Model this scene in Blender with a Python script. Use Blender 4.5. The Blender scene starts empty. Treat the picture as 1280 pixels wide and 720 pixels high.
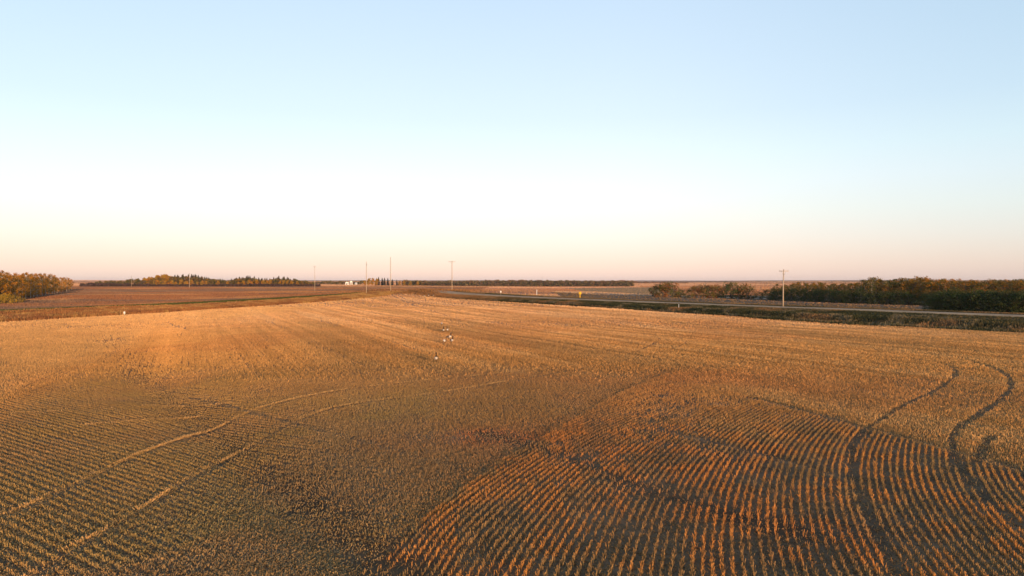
import bpy, math, random
import numpy as np

random.seed(7)
RNG = np.random.default_rng(11)
S = bpy.context.scene
COL = S.collection
R = math.radians

# ------------------------------------------------------------------ camera model
EYE = 7.5
PITCH = 0.505          # degrees below the horizontal
F = 850.0              # focal length in photo pixels (1280 wide)
SUN_AZ = 27.0          # degrees to the right of straight behind the camera
SUN_EL = 5.0
EXPOSURE = 0.24

# ------------------------------------------------------------------ noise
def _hash(ix, iy, seed):
    n = (ix.astype(np.int64) * 374761393 + iy.astype(np.int64) * 668265263 + seed * 1274126177) & 0xFFFFFFFF
    n = ((n ^ (n >> 13)) * 1274126177) & 0xFFFFFFFF
    n = n ^ (n >> 16)
    return (n & 0xFFFFFF) / float(0xFFFFFF)

def vnoise(x, y, seed=0):
    x = np.asarray(x, float); y = np.asarray(y, float)
    ix = np.floor(x); iy = np.floor(y)
    fx = x - ix; fy = y - iy
    fx = fx * fx * fx * (fx * (fx * 6 - 15) + 10); fy = fy * fy * fy * (fy * (fy * 6 - 15) + 10)
    a = _hash(ix, iy, seed); b = _hash(ix + 1, iy, seed)
    c = _hash(ix, iy + 1, seed); d = _hash(ix + 1, iy + 1, seed)
    return (a + (b - a) * fx) * (1 - fy) + (c + (d - c) * fx) * fy

def fbm(x, y, seed=0, octaves=4):
    t = 0; a = .5; s = 0
    for k in range(octaves):
        t = t + a * vnoise(x, y, seed + 17 * k); s += a
        x = x * 2.03 + 3.1; y = y * 2.03 - 1.7; a *= .5
    return t / s

def sstep(a, b, x):
    t = np.clip((np.asarray(x, float) - a) / (b - a), 0, 1)
    return t * t * (3 - 2 * t)

def lerp(a, b, t):
    return a + (b - a) * t

# ------------------------------------------------------------------ terrain
def base_height(X, Y):
    X = np.asarray(X, float); Y = np.asarray(Y, float)
    d = np.hypot(X, Y)
    z = 2.3 * np.exp(-((X + 60) ** 2) / (2 * 150 ** 2) - ((Y - 375) ** 2) / (2 * 75 ** 2))
    z = z + 1.0 * np.exp(-((X + 48) ** 2) / (2 * 16 ** 2) - ((Y - 318) ** 2) / (2 * 12 ** 2))
    z = z + 1.6 * sstep(500, 900, d) * sstep(100, -200, X)
    z = z + 4.5 * sstep(1200, 2600, d) + 14.0 * sstep(2600, 5200, d)
    far = sstep(900, 2200, d)
    z = z + far * 3.0 * (fbm(X / 700, Y / 700, 5, 3) - .5) * (1 + sstep(2500, 5000, d) * 2)
    near = 1 - sstep(150, 260, d)
    z = z + near * .45 * (fbm(X / 26, Y / 26, 9, 3) - .5)
    # shallow drainage swale crossing the left half of the field
    sx = np.interp(Y, [10, 21, 31, 54, 94, 130], [4, -5.5, -12.3, -29, -56, -70])
    z = z - .35 * np.exp(-((X - sx) / (1.6 + Y * .03)) ** 2) * (1 - sstep(90, 130, Y))
    return z

def ray(px, py):
    v = np.array([(px - 640) / F, (360 - py) / F])
    p = R(PITCH)
    return np.array([v[0], math.cos(p) + v[1] * math.sin(p), -math.sin(p) + v[1] * math.cos(p)])

def gp(px, py, dz=0.0, hfun=base_height):
    """ground point seen at photo pixel (px, py) with the ground lifted by dz"""
    d = ray(px, py)
    T = 8.0 * 1.01 ** np.arange(706)
    for _ in range(3):
        below = EYE + d[2] * T <= hfun(d[0] * T, d[1] * T) + dz
        if not below.any(): return np.array([d[0] * 6000, d[1] * 6000])
        i = max(1, int(np.argmax(below)))
        T = np.linspace(T[i - 1], T[i], 40)
    return np.array([d[0] * T[20], d[1] * T[20]])

def curve_of(pix, dz=0.0, near_slope=None):
    pts = sorted([tuple(gp(a, b, dz)) for a, b in pix], key=lambda q: q[1])
    ys = [q[1] for q in pts]; xs = [q[0] for q in pts]
    k = (xs[2] - xs[0]) / (ys[2] - ys[0])
    ys = [ys[0] - 600] + ys; xs = [xs[0] - 600 * k] + xs
    k = (xs[-1] - xs[-3]) / (ys[-1] - ys[-3])
    ys.append(ys[-1] + 200); xs.append(xs[-1] + 200 * k)
    return np.array(xs), np.array(ys)

RE = curve_of([(1280, 417), (1060, 406), (880, 393.3), (700, 381.5), (560, 372.8)])
LE = curve_of([(0, 403), (110, 396.5), (200, 391.5), (310, 384), (420, 376)])
RD = curve_of([(1280, 395.5), (1100, 388.7), (880, 380.5), (740, 375), (660, 371.5)], dz=1.1)
LD = curve_of([(0, 391.7), (110, 387), (210, 382.6), (320, 376.5), (415, 370.3)], dz=.3)

def on(curve, Y): return np.interp(Y, curve[1], curve[0])

APEX = 366.0
def edges(X, Y):
    """u = metres outside the right edge, w = metres outside the left edge"""
    u = (X - on(RE, Y)) * .903
    w = (on(LE, Y) - X) * .985
    return u, w

def in_field(X, Y, m=0.0):
    u, w = edges(X, Y)
    return (u < -m) & (w < -m) & (Y < APEX + 5 * vnoise(X / 9, X * 0, 3))

def height(X, Y):
    X = np.asarray(X, float); Y = np.asarray(Y, float)
    z = base_height(X, Y)
    u, w = edges(X, Y)
    r = (X - on(RD, Y)) * .903          # metres beyond the road's centre line
    side = 1 - sstep(330, 420, Y)
    gap = np.maximum(u - r, 8)          # distance field edge to road centre
    q = np.clip(u / gap, 0, 1.0)
    ditch = -0.75 * sstep(0.0, 1.6, u) * (1 - sstep(.30, .45, q)) + 1.1 * sstep(.35, .86, q)
    ditch = np.where(u > 0, ditch, 0)
    beyond = 1.1 - .3 * sstep(3.6, 20, r) 
    ditch = np.where(r > 0, beyond, ditch)
    ditch = np.where(np.abs(r) < 2.6, ditch - .25, ditch)
    ditch = ditch * (1 - .85 * sstep(50, 130, r))
    z = z + np.where(u > 0, ditch * side, 0)
    bank = .2 * sstep(.5, 5, w) * (1 - sstep(14, 24, w)) + .45 * sstep(20, 26, w) * (1 - sstep(40, 60, w))
    z = z + np.where((w > 0) & (u < 0), bank * (1 - sstep(300, 360, Y)), 0)
    return z

def gph(px, py, dz=0.0):
    return gp(px, py, dz, height)

# ------------------------------------------------------------------ materials
def new_mat(name):
    m = bpy.data.materials.new(name); m.use_nodes = True
    nt = m.node_tree
    b = nt.nodes['Principled BSDF']
    b.inputs['Roughness'].default_value = .9
    b.inputs['Specular IOR Level'].default_value = .15
    return m, nt, b

def flat_mat(name, col, rough=.7, spec=.2, noise=.25, scale=6.0):
    m, nt, b = new_mat(name)
    tc = nt.nodes.new('ShaderNodeTexCoord')
    n = nt.nodes.new('ShaderNodeTexNoise'); n.inputs['Scale'].default_value = scale; n.inputs['Detail'].default_value = 4
    nt.links.new(tc.outputs['Object'], n.inputs['Vector'])
    mx = nt.nodes.new('ShaderNodeMix'); mx.data_type = 'RGBA'
    mx.inputs[6].default_value = (*[c * (1 - noise) for c in col], 1)
    mx.inputs[7].default_value = (*[min(1, c * (1 + noise)) for c in col], 1)
    nt.links.new(n.outputs['Fac'], mx.inputs[0])
    nt.links.new(mx.outputs[2], b.inputs['Base Color'])
    b.inputs['Roughness'].default_value = rough
    b.inputs['Specular IOR Level'].default_value = spec
    return m

def attr_mat(name, translucent=0.0, spec=.1, noise=None, bump=None):
    m, nt, b = new_mat(name)
    a = nt.nodes.new('ShaderNodeAttribute'); a.attribute_name = 'Col'
    src = a.outputs['Color']
    b.inputs['Specular IOR Level'].default_value = spec
    if noise:
        geo = nt.nodes.new('ShaderNodeNewGeometry')
        last = src
        for sc, amt, det in noise:
            n = nt.nodes.new('ShaderNodeTexNoise'); n.inputs['Scale'].default_value = sc
            n.inputs['Detail'].default_value = det; n.inputs['Roughness'].default_value = .65
            nt.links.new(geo.outputs['Position'], n.inputs['Vector'])
            mr = nt.nodes.new('ShaderNodeMapRange')
            mr.inputs['From Min'].default_value = .3; mr.inputs['From Max'].default_value = .7
            mr.inputs['To Min'].default_value = 1 - amt; mr.inputs['To Max'].default_value = 1 + amt
            nt.links.new(n.outputs['Fac'], mr.inputs['Value'])
            vm = nt.nodes.new('ShaderNodeVectorMath'); vm.operation = 'SCALE'
            nt.links.new(last, vm.inputs[0]); nt.links.new(mr.outputs['Result'], vm.inputs['Scale'])
            last = vm.outputs['Vector']
        src = last
        if bump:
            n = nt.nodes.new('ShaderNodeTexNoise'); n.inputs['Scale'].default_value = bump[0]; n.inputs['Detail'].default_value = 6
            nt.links.new(geo.outputs['Position'], n.inputs['Vector'])
            bp = nt.nodes.new('ShaderNodeBump'); bp.inputs['Strength'].default_value = bump[1]; bp.inputs['Distance'].default_value = bump[2]
            nt.links.new(n.outputs['Fac'], bp.inputs['Height'])
            nt.links.new(bp.outputs['Normal'], b.inputs['Normal'])
    nt.links.new(src, b.inputs['Base Color'])
    if translucent:
        out = nt.nodes['Material Output']
        tr = nt.nodes.new('ShaderNodeBsdfTranslucent'); nt.links.new(src, tr.inputs['Color'])
        mx = nt.nodes.new('ShaderNodeMixShader'); mx.inputs[0].default_value = translucent
        nt.links.new(b.outputs[0], mx.inputs[1]); nt.links.new(tr.outputs[0], mx.inputs[2])
        nt.links.new(mx.outputs[0], out.inputs['Surface'])
    return m

M_GROUND = attr_mat('earth', noise=[(.9, .28, 5), (.05, .16, 4)], bump=(3.0, .55, .12), spec=.05)
M_STRAW = attr_mat('straw', translucent=.15)
M_GRASS = attr_mat('grass_blade', translucent=.2)
M_LEAF = attr_mat('leaf', translucent=.28)
M_NEEDLE = attr_mat('needle', translucent=.05)
M_BARK_PALE = flat_mat('pale_bark', (.40, .33, .25), noise=.4, scale=3)
M_BARK_DARK = flat_mat('dark_bark', (.12, .095, .075), noise=.4, scale=3)
M_POLE = flat_mat('weathered_pole_wood', (.42, .33, .24), noise=.3, scale=2)
M_INSUL = flat_mat('porcelain', (.55, .52, .48), rough=.25, spec=.5, noise=.05)
M_WHITE = flat_mat('white_paint', (.8, .79, .76), rough=.5, noise=.06)
M_YELLOW = flat_mat('yellow_paint', (.75, .46, .03), rough=.5, noise=.08)
M_STEEL = flat_mat('galvanised_steel', (.45, .45, .45), rough=.45, noise=.1)
M_TIN = flat_mat('grey_roof_tin', (.36, .36, .37), rough=.45, noise=.1)
M_WINDOW = flat_mat('window_glass', (.03, .035, .04), rough=.1, spec=.6, noise=.1)
M_DOOR = flat_mat('grey_door', (.3, .3, .3), noise=.1)
M_GOOSE = attr_mat('plumage', spec=.15)

def gravel_mat():
    m, nt, b = new_mat('gravel')
    geo = nt.nodes.new('ShaderNodeNewGeometry')
    n = nt.nodes.new('ShaderNodeTexNoise'); n.inputs['Scale'].default_value = .35; n.inputs['Detail'].default_value = 8
    nt.links.new(geo.outputs['Position'], n.inputs['Vector'])
    cr = nt.nodes.new('ShaderNodeValToRGB')
    cr.color_ramp.elements[0].position = .3; cr.color_ramp.elements[0].color = (.34, .22, .12, 1)
    cr.color_ramp.elements[1].position = .7; cr.color_ramp.elements[1].color = (.50, .33, .18, 1)
    nt.links.new(n.outputs['Fac'], cr.inputs[0]); nt.links.new(cr.outputs[0], b.inputs['Base Color'])
    return m
M_GRAVEL = gravel_mat()

# ------------------------------------------------------------------ object helpers
def mesh_np(name, V, Fq, mat, col=None, smooth=False, tri=None):
    """V (n,3); Fq (k,4) quads; tri (k,3) triangles; col (n,3) point colours"""
    me = bpy.data.meshes.new(name)
    V = np.asarray(V, np.float32)
    me.vertices.add(len(V)); me.vertices.foreach_set('co', V.ravel())
    loops = []; starts = []; tot = 0
    if Fq is not None and len(Fq):
        Fq = np.asarray(Fq, np.int32); loops.append(Fq.ravel()); starts.append(np.arange(len(Fq)) * 4); tot = len(Fq) * 4
    if tri is not None and len(tri):
        tri = np.asarray(tri, np.int32); loops.append(tri.ravel()); starts.append(tot + np.arange(len(tri)) * 3)
    loops = np.concatenate(loops).astype(np.int32); starts = np.concatenate(starts).astype(np.int32)
    me.loops.add(len(loops)); me.loops.foreach_set('vertex_index', loops)
    me.polygons.add(len(starts)); me.polygons.foreach_set('loop_start', starts)
    me.update(calc_edges=True)
    if smooth: me.polygons.foreach_set('use_smooth', np.ones(len(starts), bool))
    if col is not None:
        ca = me.color_attributes.new('Col', 'FLOAT_COLOR', 'POINT')
        c4 = np.ones((len(V), 4), np.float32); c4[:, :3] = col
        ca.data.foreach_set('color', c4.ravel())
    me.materials.append(mat)
    me.validate(clean_customdata=False)
    return me

def link(name, me, parent=None, loc=(0, 0, 0)):
    o = bpy.data.objects.new(name, me); COL.objects.link(o)
    o.location = loc
    if parent: o.parent = parent
    return o

def tag(o, label=None, cat=None, group=None, kind=None):
    if label: o['label'] = label
    if cat: o['category'] = cat
    if group: o['group'] = group
    if kind: o['kind'] = kind
    return o

def thing(name, label, cat, loc, rz=0.0, group=None):
    o = bpy.data.objects.new(name, None); COL.objects.link(o)
    o.empty_display_size = .3
    o.location = loc; o.rotation_euler = (0, 0, rz)
    return tag(o, label, cat, group)

KIDS = {}
def part(name, me, parent):
    o = link(name, me, parent); KIDS.setdefault(parent.name, []).append(o); return o

def dup(root, loc, rz, scale, label, group):
    r = root.copy(); COL.objects.link(r)
    r.location = loc; r.rotation_euler = (0, 0, rz); r.scale = scale
    r['label'] = label
    if group: r['group'] = group
    for ch in KIDS.get(root.name, []):
        c = ch.copy(); COL.objects.link(c); c.parent = r
        for g in KIDS.get(ch.name, []):
            d = g.copy(); COL.objects.link(d); d.parent = c
    return r

class MB:
    """collects simple solids into one mesh"""
    def __init__(s): s.v = []; s.f = []; s.t = []; s.c = []; s.n = 0
    def add(s, V, Q=(), T=(), col=None):
        V = np.asarray(V, float).reshape(-1, 3)
        s.v.append(V)
        if len(Q): s.f.append(np.asarray(Q) + s.n)
        if len(T): s.t.append(np.asarray(T) + s.n)
        if col is not None:
            c = np.asarray(col, float)
            s.c.append(np.broadcast_to(c, (len(V), 3)))
        s.n += len(V)
    def box(s, x0, x1, y0, y1, z0, z1, col=None):
        V = [(x, y, z) for z in (z0, z1) for y in (y0, y1) for x in (x0, x1)]
        s.add(V, [(0, 2, 3, 1), (4, 5, 7, 6), (0, 1, 5, 4), (2, 6, 7, 3), (0, 4, 6, 2), (1, 3, 7, 5)], col=col)
    def tube(s, P, rad, n=8, col=None, cap=True):
        P = np.asarray(P, float); k = len(P)
        rad = np.broadcast_to(np.asarray(rad, float), (k,))
        T = np.gradient(P, axis=0); T /= np.linalg.norm(T, axis=1)[:, None] + 1e-9
        up = np.array([0, 0, 1.]) if abs(T[:, 2]).mean() < .8 else np.array([0, 1., 0])
        A = np.cross(T, up); A /= np.linalg.norm(A, axis=1)[:, None] + 1e-9
        B = np.cross(T, A)
        th = np.linspace(0, 2 * math.pi, n, endpoint=False)
        V = P[:, None, :] + rad[:, None, None] * (np.cos(th)[None, :, None] * A[:, None, :] + np.sin(th)[None, :, None] * B[:, None, :])
        Q = [(i * n + j, i * n + (j + 1) % n, (i + 1) * n + (j + 1) % n, (i + 1) * n + j) for i in range(k - 1) for j in range(n)]
        V = V.reshape(-1, 3); Tt = []
        if cap:
            V = np.vstack([V, P[0], P[-1]])
            Tt = [(k * n, (j + 1) % n, j) for j in range(n)] + [(k * n + 1, (k - 1) * n + j, (k - 1) * n + (j + 1) % n) for j in range(n)]
        if col is not None and np.ndim(col) == 2:
            col = np.vstack([np.repeat(col, n, axis=0), col[0], col[-1]]) if cap else np.repeat(col, n, axis=0)
        s.add(V, Q, Tt, col)
    def mesh(s, name, mat, smooth=False):
        return mesh_np(name, np.vstack(s.v), np.vstack(s.f) if s.f else None, mat,
                       col=np.vstack(s.c) if s.c else None, smooth=smooth, tri=np.vstack(s.t) if s.t else None)

def blades(X, Y, Z, h, w, col, lean=.25, n_per=1, rng=RNG, spread=0.0, tip=.7, dark_base=None):
    """upright quads standing at the points: returns verts, quads, colours"""
    if n_per > 1:
        X = np.repeat(X, n_per); Y = np.repeat(Y, n_per); Z = np.repeat(Z, n_per)
        h = np.repeat(np.broadcast_to(h, (len(X) // n_per,)), n_per); w = np.repeat(np.broadcast_to(w, (len(X) // n_per,)), n_per)
        col = np.repeat(col, n_per, axis=0)
    n = len(X)
    X = X + rng.normal(0, 1, n) * spread; Y = Y + rng.normal(0, 1, n) * spread
    a = rng.uniform(0, math.pi, n)
    h = h * rng.uniform(.7, 1.25, n); w = w * rng.uniform(.7, 1.35, n)
    dx = np.cos(a) * w / 2; dy = np.sin(a) * w / 2
    lx = rng.normal(0, lean, n) * h; ly = rng.normal(0, lean, n) * h
    V = np.empty((n, 4, 3), np.float32)
    V[:, 0, 0] = X - dx; V[:, 0, 1] = Y - dy; V[:, 0, 2] = Z - .02
    V[:, 1, 0] = X + dx; V[:, 1, 1] = Y + dy; V[:, 1, 2] = Z - .02
    V[:, 2, 0] = X + lx + dx * tip; V[:, 2, 1] = Y + ly + dy * tip; V[:, 2, 2] = Z + h
    V[:, 3, 0] = X + lx - dx * tip; V[:, 3, 1] = Y + ly - dy * tip; V[:, 3, 2] = Z + h
    col = col * rng.uniform(.8, 1.2, n)[:, None]
    C = np.repeat(col, 4, axis=0)
    Q = np.arange(n * 4, dtype=np.int32).reshape(n, 4)
    return V.reshape(-1, 3), Q, C

def join(parts):
    V = []; Q = []; C = []; k = 0
    for v, q, c in parts:
        V.append(v); Q.append(q + k); C.append(c); k += len(v)
    return np.vstack(V), np.vstack(Q), np.vstack(C)

# ------------------------------------------------------------------ ground sheet
def poly_mask(X, Y, pix, dz=0.0):
    P = [gp(a, b, dz) for a, b in pix]
    ins = np.zeros(X.shape, bool)
    j = len(P) - 1
    for i in range(len(P)):
        xi, yi = P[i]; xj, yj = P[j]
        c = ((yi > Y) != (yj > Y)) & (X < (xj - xi) * (Y - yi) / (yj - yi + 1e-12) + xi)
        ins ^= c; j = i
    return ins

def ground_colour(X, Y):
    n = X.shape
    c = np.empty(n + (3,))
    d = np.hypot(X, Y)
    u, w = edges(X, Y)
    r = (X - on(RD, Y)) * .903
    # open farmland beyond: reddish brown strips of stubble and cultivated ground
    s = fbm(X / 260 + Y / 900, Y / 75, 21, 4)
    A = np.array([.34, .17, .10]); B = np.array([.24, .14, .10]); Cc = np.array([.40, .24, .15])
    c[:] = lerp(A, B, sstep(.42, .56, s)[..., None])
    c[:] = lerp(c, Cc, sstep(.58, .66, s)[..., None])
    # very far ground, pale strips
    s2 = fbm(X / 900, Y / 330, 31, 3)
    c[:] = lerp(c, np.array([.44, .27, .19]), (sstep(900, 1500, d) * sstep(.42, .55, s2))[..., None])
    c[:] = lerp(c, np.array([.16, .11, .09]), (sstep(1500, 2200, d) * sstep(.56, .62, s2))[..., None])
    # left: brown field with greyer bands
    left = (w > 26) & (X < on(LE, np.minimum(Y, 360))) & (Y < 900)
    s3 = fbm(X / 130, Y / 42, 41, 4)
    lc = lerp(np.array([.25, .115, .06]), np.array([.17, .105, .075]), sstep(.46, .60, s3)[..., None])
    lc = lerp(lc, np.array([.31, .17, .08]), (sstep(.60, .70, fbm(X / 60, Y / 30, 47, 3)))[..., None])
    c[:] = np.where(left[..., None], lc, c)
    # field interior: soil, with chaff further out
    f = (u < 0) & (w < 0) & (Y < APEX + 4)
    soil = lerp(np.array([.165, .100, .050]), np.array([.110, .070, .038]), sstep(.4, .65, fbm(X / 5, Y / 5, 51, 4))[..., None])
    chaff = lerp(np.array([.42, .24, .135]), np.array([.37, .21, .115]), sstep(.4, .62, fbm((X + .475 * Y) / 4.0, (Y - .475 * X) / 60, 52, 4))[..., None] * sstep(-.5, -.1, X / np.maximum(Y, 1))[..., None])
    fc = lerp(soil, chaff, (.12 + .75 * sstep(45, 150, d))[..., None])
    fc = fc * (1 - .5 * damp(X, Y))[..., None]
    c[:] = np.where(f[..., None], fc, c)
    # ditch and verge on the right
    g = fbm(X / 9, Y / 9, 61, 4)
    dc = lerp(np.array([.055, .055, .025]), np.array([.13, .10, .045]), sstep(.45, .7, g)[..., None])
    c[:] = np.where(((u >= 0) & (r < 6) & (Y < 420))[..., None], dc, c)
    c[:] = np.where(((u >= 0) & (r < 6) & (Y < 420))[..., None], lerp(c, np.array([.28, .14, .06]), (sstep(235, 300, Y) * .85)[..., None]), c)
    # pale fallow between road and woods
    fal = (r >= 6) & (Y < 330) & (X > 20)
    s4 = fbm((X + .475 * Y) / 9, (Y - .475 * X) / 130, 71, 4)
    flc = lerp(np.array([.24, .145, .085]), np.array([.14, .095, .06]), sstep(.4, .6, s4)[..., None])
    c[:] = np.where(fal[..., None], flc, c)
    c[:] = np.where((fal & (r < 17))[..., None], np.array([.12, .09, .05]), c)
    wb = np.interp(X, [60, 97, 105, 120, 146, 200, 300], [260, 264, 260, 243, 232, 200, 140])
    woods = (Y > wb - 1) & (Y < wb + 48) & (X > np.interp(Y, [140, 264, 320], [200, 99, 112]))
    c[:] = np.where(woods[..., None], np.array([.045, .038, .022]), c)
    thick = (X > .61 * Y) & (Y < 200) & (r > 12) & (r < 42)
    c[:] = np.where(thick[..., None], np.array([.045, .042, .022]), c)
    cx_ = np.interp(Y, [240, 250, 300, 420, 607, 640], [-184, -188, -212, -290, -392, -410])
    cop_ = (X < cx_ + 1) & (X > cx_ - 45) & (Y > 240) & (Y < 640)
    c[:] = np.where(cop_[..., None], np.array([.09, .055, .022]), c)
    # left bank of tall grass and green strip
    bank = (w >= 0) & (u < 0) & (w < 34) & (Y < 372)
    ld = (on(LD, Y) - X) * .985
    bc = lerp(np.array([.24, .11, .05]), np.array([.17, .10, .045]), sstep(.4, .6, g)[..., None])
    c[:] = np.where((bank & (ld < 0))[..., None], bc, c)
    c[:] = np.where(((np.abs(ld - 2.2) < 3.2) & (Y < 372) & (u < 0) & (w > 0))[..., None], np.array([.075, .085, .03]), c)
    # dark slate cultivated patch and pale strip in the middle distance
    slate = poly_mask(X, Y, [(690, 359.5), (735, 358.3), (845, 360), (845, 369.0), (800, 368.6), (750, 365), (715, 361.5)])
    c[:] = np.where(slate[..., None], np.array([.17, .135, .11]), c)
    pale = poly_mask(X, Y, [(560, 358.9), (700, 358.6), (800, 357.8), (800, 359.2), (700, 360.6), (560, 360.6)])
    c[:] = np.where(pale[..., None], np.array([.42, .24, .17]), c)
    tan = poly_mask(X, Y, [(700, 364.0), (760, 366.5), (840, 370), (960, 374), (960, 376), (840, 373), (740, 370.0), (690, 367)])
    c[:] = np.where(tan[..., None], np.array([.36, .24, .17]), c)
    return c

def build_ground():
    rad = [2.0]
    while rad[-1] < 9500: rad.append(rad[-1] * 1.0125 + .02)
    rad = np.array(rad)
    a1 = np.radians(np.arange(-46, 46.01, .16))
    a2 = np.radians(np.arange(48, 313, 3.0))
    ang = np.concatenate([a1, a2])
    A, Rr = np.meshgrid(ang, rad)
    X = np.sin(A) * Rr; Y = np.cos(A) * Rr
    Z = height(X, Y)
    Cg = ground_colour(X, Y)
    nr, na = X.shape
    idx = np.arange(nr * na).reshape(nr, na)
    nx = np.roll(idx, -1, axis=1)
    Q = np.stack([idx[:-1], nx[:-1], nx[1:], idx[1:]], -1).reshape(-1, 4)[:, ::-1]
    V = np.stack([X, Y, Z], -1).reshape(-1, 3)
    V = np.vstack([V, [0, 0, float(height(0., 0.))]])
    tri = np.stack([np.full(na, nr * na), nx[0], idx[0]], -1)
    Cc = np.vstack([Cg.reshape(-1, 3), Cg[0, 0]])
    me = mesh_np('ground', V, Q, M_GROUND, Cc, smooth=True, tri=tri)
    return tag(link('ground', me), kind='structure')


def build_road():
    ys = np.concatenate([np.arange(-150, 60, 15.), np.arange(60, 330, 3.)])
    rows = []
    for y in ys:
        x = on(RD, y)
        zc = base_height(x, y) + 1.1 * (1 - sstep(330, 420, y)) 
        rows.append([(x + o / .903, y, zc + dz) for o, dz in ((-4.2, -.6), (-3.8, .12), (-1.9, .22), (0, .26), (1.9, .22), (3.8, .12), (4.2, -.6))])
    V = np.array(rows); k = V.shape[1]
    idx = np.arange(V.shape[0] * k).reshape(-1, k)
    Q = np.stack([idx[:-1, :-1], idx[:-1, 1:], idx[1:, 1:], idx[1:, :-1]], -1).reshape(-1, 4)
    me = mesh_np('gravel_road', V.reshape(-1, 3), Q, M_GRAVEL, smooth=True)
    tag(link('gravel_road', me), kind='structure')
build_road()

# ------------------------------------------------------------------ stubble field
STRAW = np.array([.54, .285, .095]); PALE = np.array([.64, .385, .155]); RED = np.array([.46, .185, .070])
DULL = np.array([.33, .215, .095]); GREENISH = np.array([.30, .225, .085])

TRACK_L1 = [(0, 645), (60, 620), (180, 565), (300, 520), (400, 492), (490, 480), (640, 465), (700, 458), (760, 449), (800, 437), (822, 426)]
TRACK_L2 = [(20, 727), (90, 685), (200, 620), (290, 570), (360, 530), (430, 507), (560, 489), (700, 465), (790, 448), (840, 436), (857, 427)]
TRACK_L3 = [(0, 517), (60, 515), (120, 513), (200, 508), (290, 504)]
TRACK_L4 = [(0, 536), (75, 533), (150, 528), (250, 521)]
TRACK_R1 = [(1132, 735), (1100, 672), (1075, 620), (1065, 575), (1075, 545), (1130, 508), (1180, 482), (1195, 466), (1180, 456), (1140, 449)]
TRACK_R2 = [(1300, 675), (1280, 660), (1240, 632), (1204, 590), (1190, 560), (1200, 535), (1255, 497), (1264, 477), (1245, 462), (1212, 452)]
TRACK_R3 = [(1222, 580), (1232, 556), (1242, 547)]
DARK_1 = [(930, 497), (960, 503), (1060, 530), (1160, 556), (1285, 591)]
DARK_2 = [(240, 498), (330, 520), (420, 543), (520, 570), (600, 590)]
DARK_3 = [(600, 541), (690, 566), (800, 610), (900, 640)]
DARK_5 = [(486, 366.5), (496, 372.5), (508, 378), (530, 386), (562, 396)]
DARK_6 = [(500, 370.5), (514, 377), (540, 383.5), (575, 388)]
DARK_7 = [(208, 403), (225, 409), (241, 415.5)]
DARK_8 = [(640, 401.5), (700, 405.5), (760, 409)]
DARK_9 = [(760, 415), (860, 422), (960, 432)]
DARK_10 = [(300, 425), (400, 428), (520, 427)]
DARK_4 = [(820, 537), (940, 566), (1062, 601)]

def world_line(pix, n=14):
    P = np.array([gp(a, b) for a, b in pix])
    # smooth with Catmull-Rom
    out = []
    Q = np.vstack([2 * P[0] - P[1], P, 2 * P[-1] - P[-2]])
    for i in range(1, len(Q) - 2):
        for t in np.linspace(0, 1, n, endpoint=False):
            a, b, c, d = Q[i - 1], Q[i], Q[i + 1], Q[i + 2]
            out.append(.5 * ((2 * b) + (c - a) * t + (2 * a - 5 * b + 4 * c - d) * t * t + (3 * b - a - 3 * c + d) * t ** 3))
    out.append(P[-1])
    return np.array(out)

def dist_line(X, Y, L):
    """distance of points to a polyline, evaluated only near it"""
    D = np.full(X.shape, 99.)
    m = (X > L[:, 0].min() - 3) & (X < L[:, 0].max() + 3) & (Y > L[:, 1].min() - 3) & (Y < L[:, 1].max() + 3)
    x = X[m]; y = Y[m]; d = np.full(x.shape, 99.)
    for i in range(len(L) - 1):
        ax, ay = L[i]; bx, by = L[i + 1]
        vx, vy = bx - ax, by - ay
        t = np.clip(((x - ax) * vx + (y - ay) * vy) / (vx * vx + vy * vy + 1e-9), 0, 1)
        d = np.minimum(d, np.hypot(x - ax - t * vx, y - ay - t * vy))
    D[m] = d
    return D

WL_BRIGHT = [world_line(t) for t in (TRACK_L1, TRACK_L2, TRACK_L3, TRACK_L4)]
WL_DARK = [(world_line(t), wd) for t, wd in ((TRACK_R1, .17), (TRACK_R2, .19), (TRACK_R3, .26), (DARK_1, .24), (DARK_2, .21), (DARK_3, .09), (DARK_4, .22), (DARK_5, .5), (DARK_6, .5), (DARK_7, .4), (DARK_8, .5), (DARK_9, .4), (DARK_10, .5))]

WL_DARK += [(L + np.array([.30, -.10]), .13) for L in WL_BRIGHT[:2]]

WL_D3 = world_line(DARK_3 + [(1000, 668)])
def x_bound(Y): return np.interp(Y, [8, 17.3, 30, 43, 58, 70, 90], [-7.2, -4.3, 0, 6, 14, 22, 36])
def x_dark(Y): return np.interp(Y, [10, 20, 26.8, 36, 42.4, 52, 70, 90], [26, 22, 20.2, 17.8, 16, 13.8, 10, 5])
def x_tri(Y): return np.interp(Y, [8, 30, 41.8, 72.9, 110], [-26, -28, -31.5, -42, -56])

def region(X, Y):
    """0 old rows left, 1 curved rows right, 2 headland rows, 3 upper-left rows"""
    g = np.zeros(X.shape, int)
    g[(X > x_bound(Y))] = 1
    g[(X > x_dark(Y)) & (Y > 18)] = 2
    g[Y > 58 + 14 * (vnoise(X / 9, Y / 9, 199) - .5)] = 2
    g[(X < x_tri(Y)) & (Y > 20)] = 3
    return g

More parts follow.
